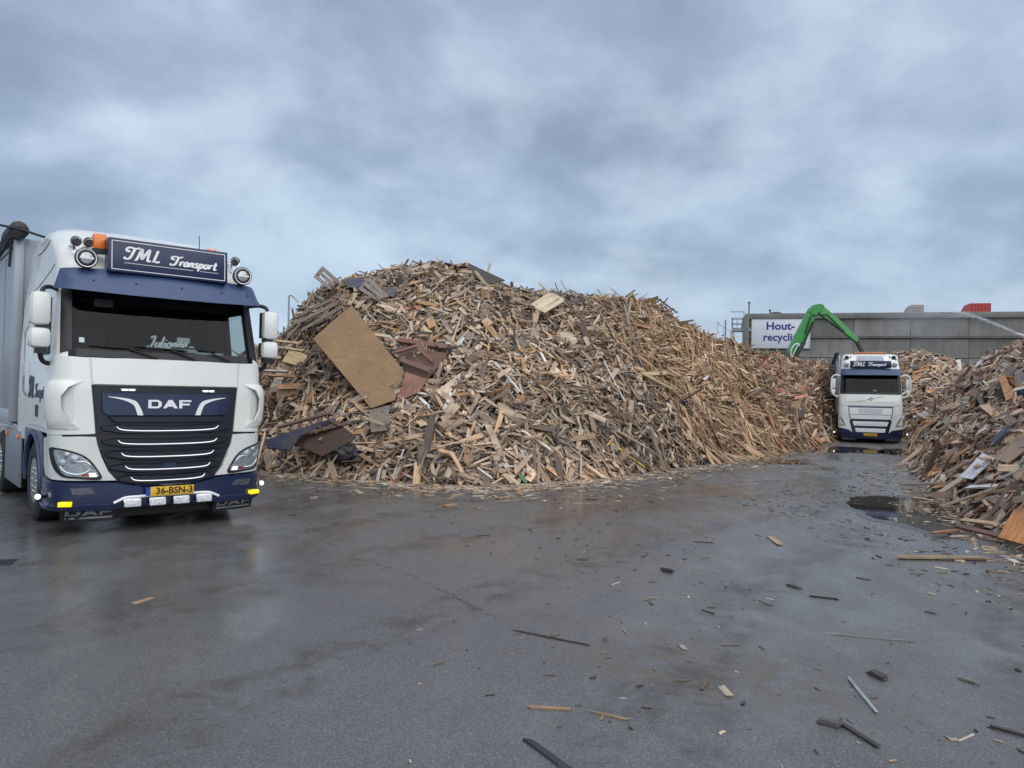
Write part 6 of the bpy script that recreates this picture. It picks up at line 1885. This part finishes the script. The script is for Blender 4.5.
# seam between two layers of asphalt
def seam(px, w):
    g = [G(*p) for p in px]; sm = curve_pts(g, 14)
    vs, fs = [], []
    for i, p in enumerate(sm):
        t = (sm[min(i + 1, len(sm) - 1)] - sm[max(i - 1, 0)]).normalized(); nn = Vector((-t.y, t.x, 0))
        j = Vector((random.uniform(-.035, .035), random.uniform(-.035, .035), 0)); k = w * max(0.0, random.uniform(-.5, 1.6))
        vs += [p + j + nn * k + Vector((0, 0, .0015)), p + j - nn * k + Vector((0, 0, .0015))]
    for i in range(len(sm) - 1): fs.append((2 * i, 2 * i + 1, 2 * i + 3, 2 * i + 2))
    tag(MB().add(vs, fs).build('asphalt_seam', M['seam'], None, None), 'jagged dark seam running across the asphalt', None, None, 'structure')
M['seam'] = mat('seam_dirt', (.022, .020, .018), .6, var=.4, scale=20)
seam([(262, 517), (310, 536), (360, 556), (420, 580), (470, 605), (500, 620)], .003)

# ------------------------------------------------------------------ water jet over the right-hand heap
def jet():
    m, nt, b = new_mat('spray_water')
    N, L = nt.nodes, nt.links
    N.remove(b); o = [n for n in N if n.type == 'OUTPUT_MATERIAL'][0]
    tr = N.new('ShaderNodeBsdfTransparent'); df = N.new('ShaderNodeBsdfDiffuse'); df.inputs[0].default_value = (.85, .88, .92, 1)
    mx = N.new('ShaderNodeMixShader'); t = N.new('ShaderNodeTexCoord')
    n = N.new('ShaderNodeTexNoise'); n.inputs['Scale'].default_value = 2.5; n.inputs['Detail'].default_value = 5; L.new(t.outputs['Object'], n.inputs['Vector'])
    r = N.new('ShaderNodeMapRange'); r.inputs[1].default_value, r.inputs[2].default_value, r.inputs[3].default_value, r.inputs[4].default_value = .3, .7, .05, .26
    L.new(n.outputs['Fac'], r.inputs[0]); L.new(r.outputs[0], mx.inputs[0]); L.new(tr.outputs[0], mx.inputs[1]); L.new(df.outputs[0], mx.inputs[2]); L.new(mx.outputs[0], o.inputs[0])
    a, b1, c1, d1 = AT(1034, 341, 30), AT(1012, 331, 33), AT(985, 320, 37), AT(958, 312, 41)
    e1, f1 = AT(930, 309, 44), AT(905, 313, 47)
    pts = curve_pts([a, b1, c1, d1, e1, f1], 8)
    root = empty('water_jet', pts[0]); tag(root, 'white water jet arching over the right-hand heap', 'water jet')
    rel = [p - pts[0] for p in pts]
    k = len(rel)
    MB().tube(rel[:int(k * .66)], [.03 + .07 * i / k for i in range(int(k * .66))], 8).build('stream', m, root)
    mb = MB()
    for i in range(4000):
        f = rng.beta(2.2, 1.2); q = f * (k - 1); j = min(int(q), k - 2); p = rel[j].lerp(rel[j + 1], q - j)
        sp = .04 + .45 * max(0, f - .30) ** 1.3
        p = p + Vector(rng.normal(0, sp, 3)) - Vector((0, 0, abs(rng.normal(0, 1.0 * max(0, f - .45)))))
        s_ = rng.uniform(.003, .007)
        mb.add([p + Vector((s_, 0, -s_)), p + Vector((-s_, s_, -s_)), p + Vector((-s_, -s_, -s_)), p + Vector((0, 0, s_ * 1.5))], [(0, 1, 2), (0, 3, 1), (1, 3, 2), (2, 3, 0)])
    mb.build('droplets', M['letter'], root, None)
    mv = bpy.data.materials.new('drifting_mist'); mv.use_nodes = True
    nt2 = mv.node_tree; nt2.nodes.remove(nt2.nodes['Principled BSDF'])
    pv = nt2.nodes.new('ShaderNodeVolumePrincipled'); pv.inputs['Color'].default_value = (.9, .93, .96, 1); pv.inputs['Density'].default_value = .055
    nt2.links.new(pv.outputs[0], [n for n in nt2.nodes if n.type == 'OUTPUT_MATERIAL'][0].inputs['Volume'])
    c0 = AT(925, 322, 45.5)
    bm = bmesh.new(); bmesh.ops.create_icosphere(bm, subdivisions=4, radius=1)
    for v in bm.verts:
        d = v.co.normalized(); v.co = Vector((v.co.x * 2.9, v.co.y * 1.2, v.co.z * 1.05)) * (1 + .35 * noise.noise(d * 1.7))
    me = bpy.data.meshes.new('mist'); bm.to_mesh(me); bm.free()
    o2 = link('mist', me, mv, root, 180); o2.location = c0 - pts[0]
    nz_ = AT(1040, 344, 30)
    n0 = empty('sprinkler', (nz_.x, nz_.y, 0)); tag(n0, 'sprinkler nozzle feeding the water jet behind the right-hand heap', 'sprinkler')
    MB().tube([(0, 0, 0), (0, 0, nz_.z - .15)], .05, 8).build('standpipe', M['steel'], n0)
    dd = (pts[1] - pts[0]).normalized()
    MB().tube([Vector((0, 0, nz_.z - .15)), Vector((0, 0, nz_.z)) + dd * .4], [.06, .03], 8).build('nozzle', M['dark_steel'], n0)
jet()
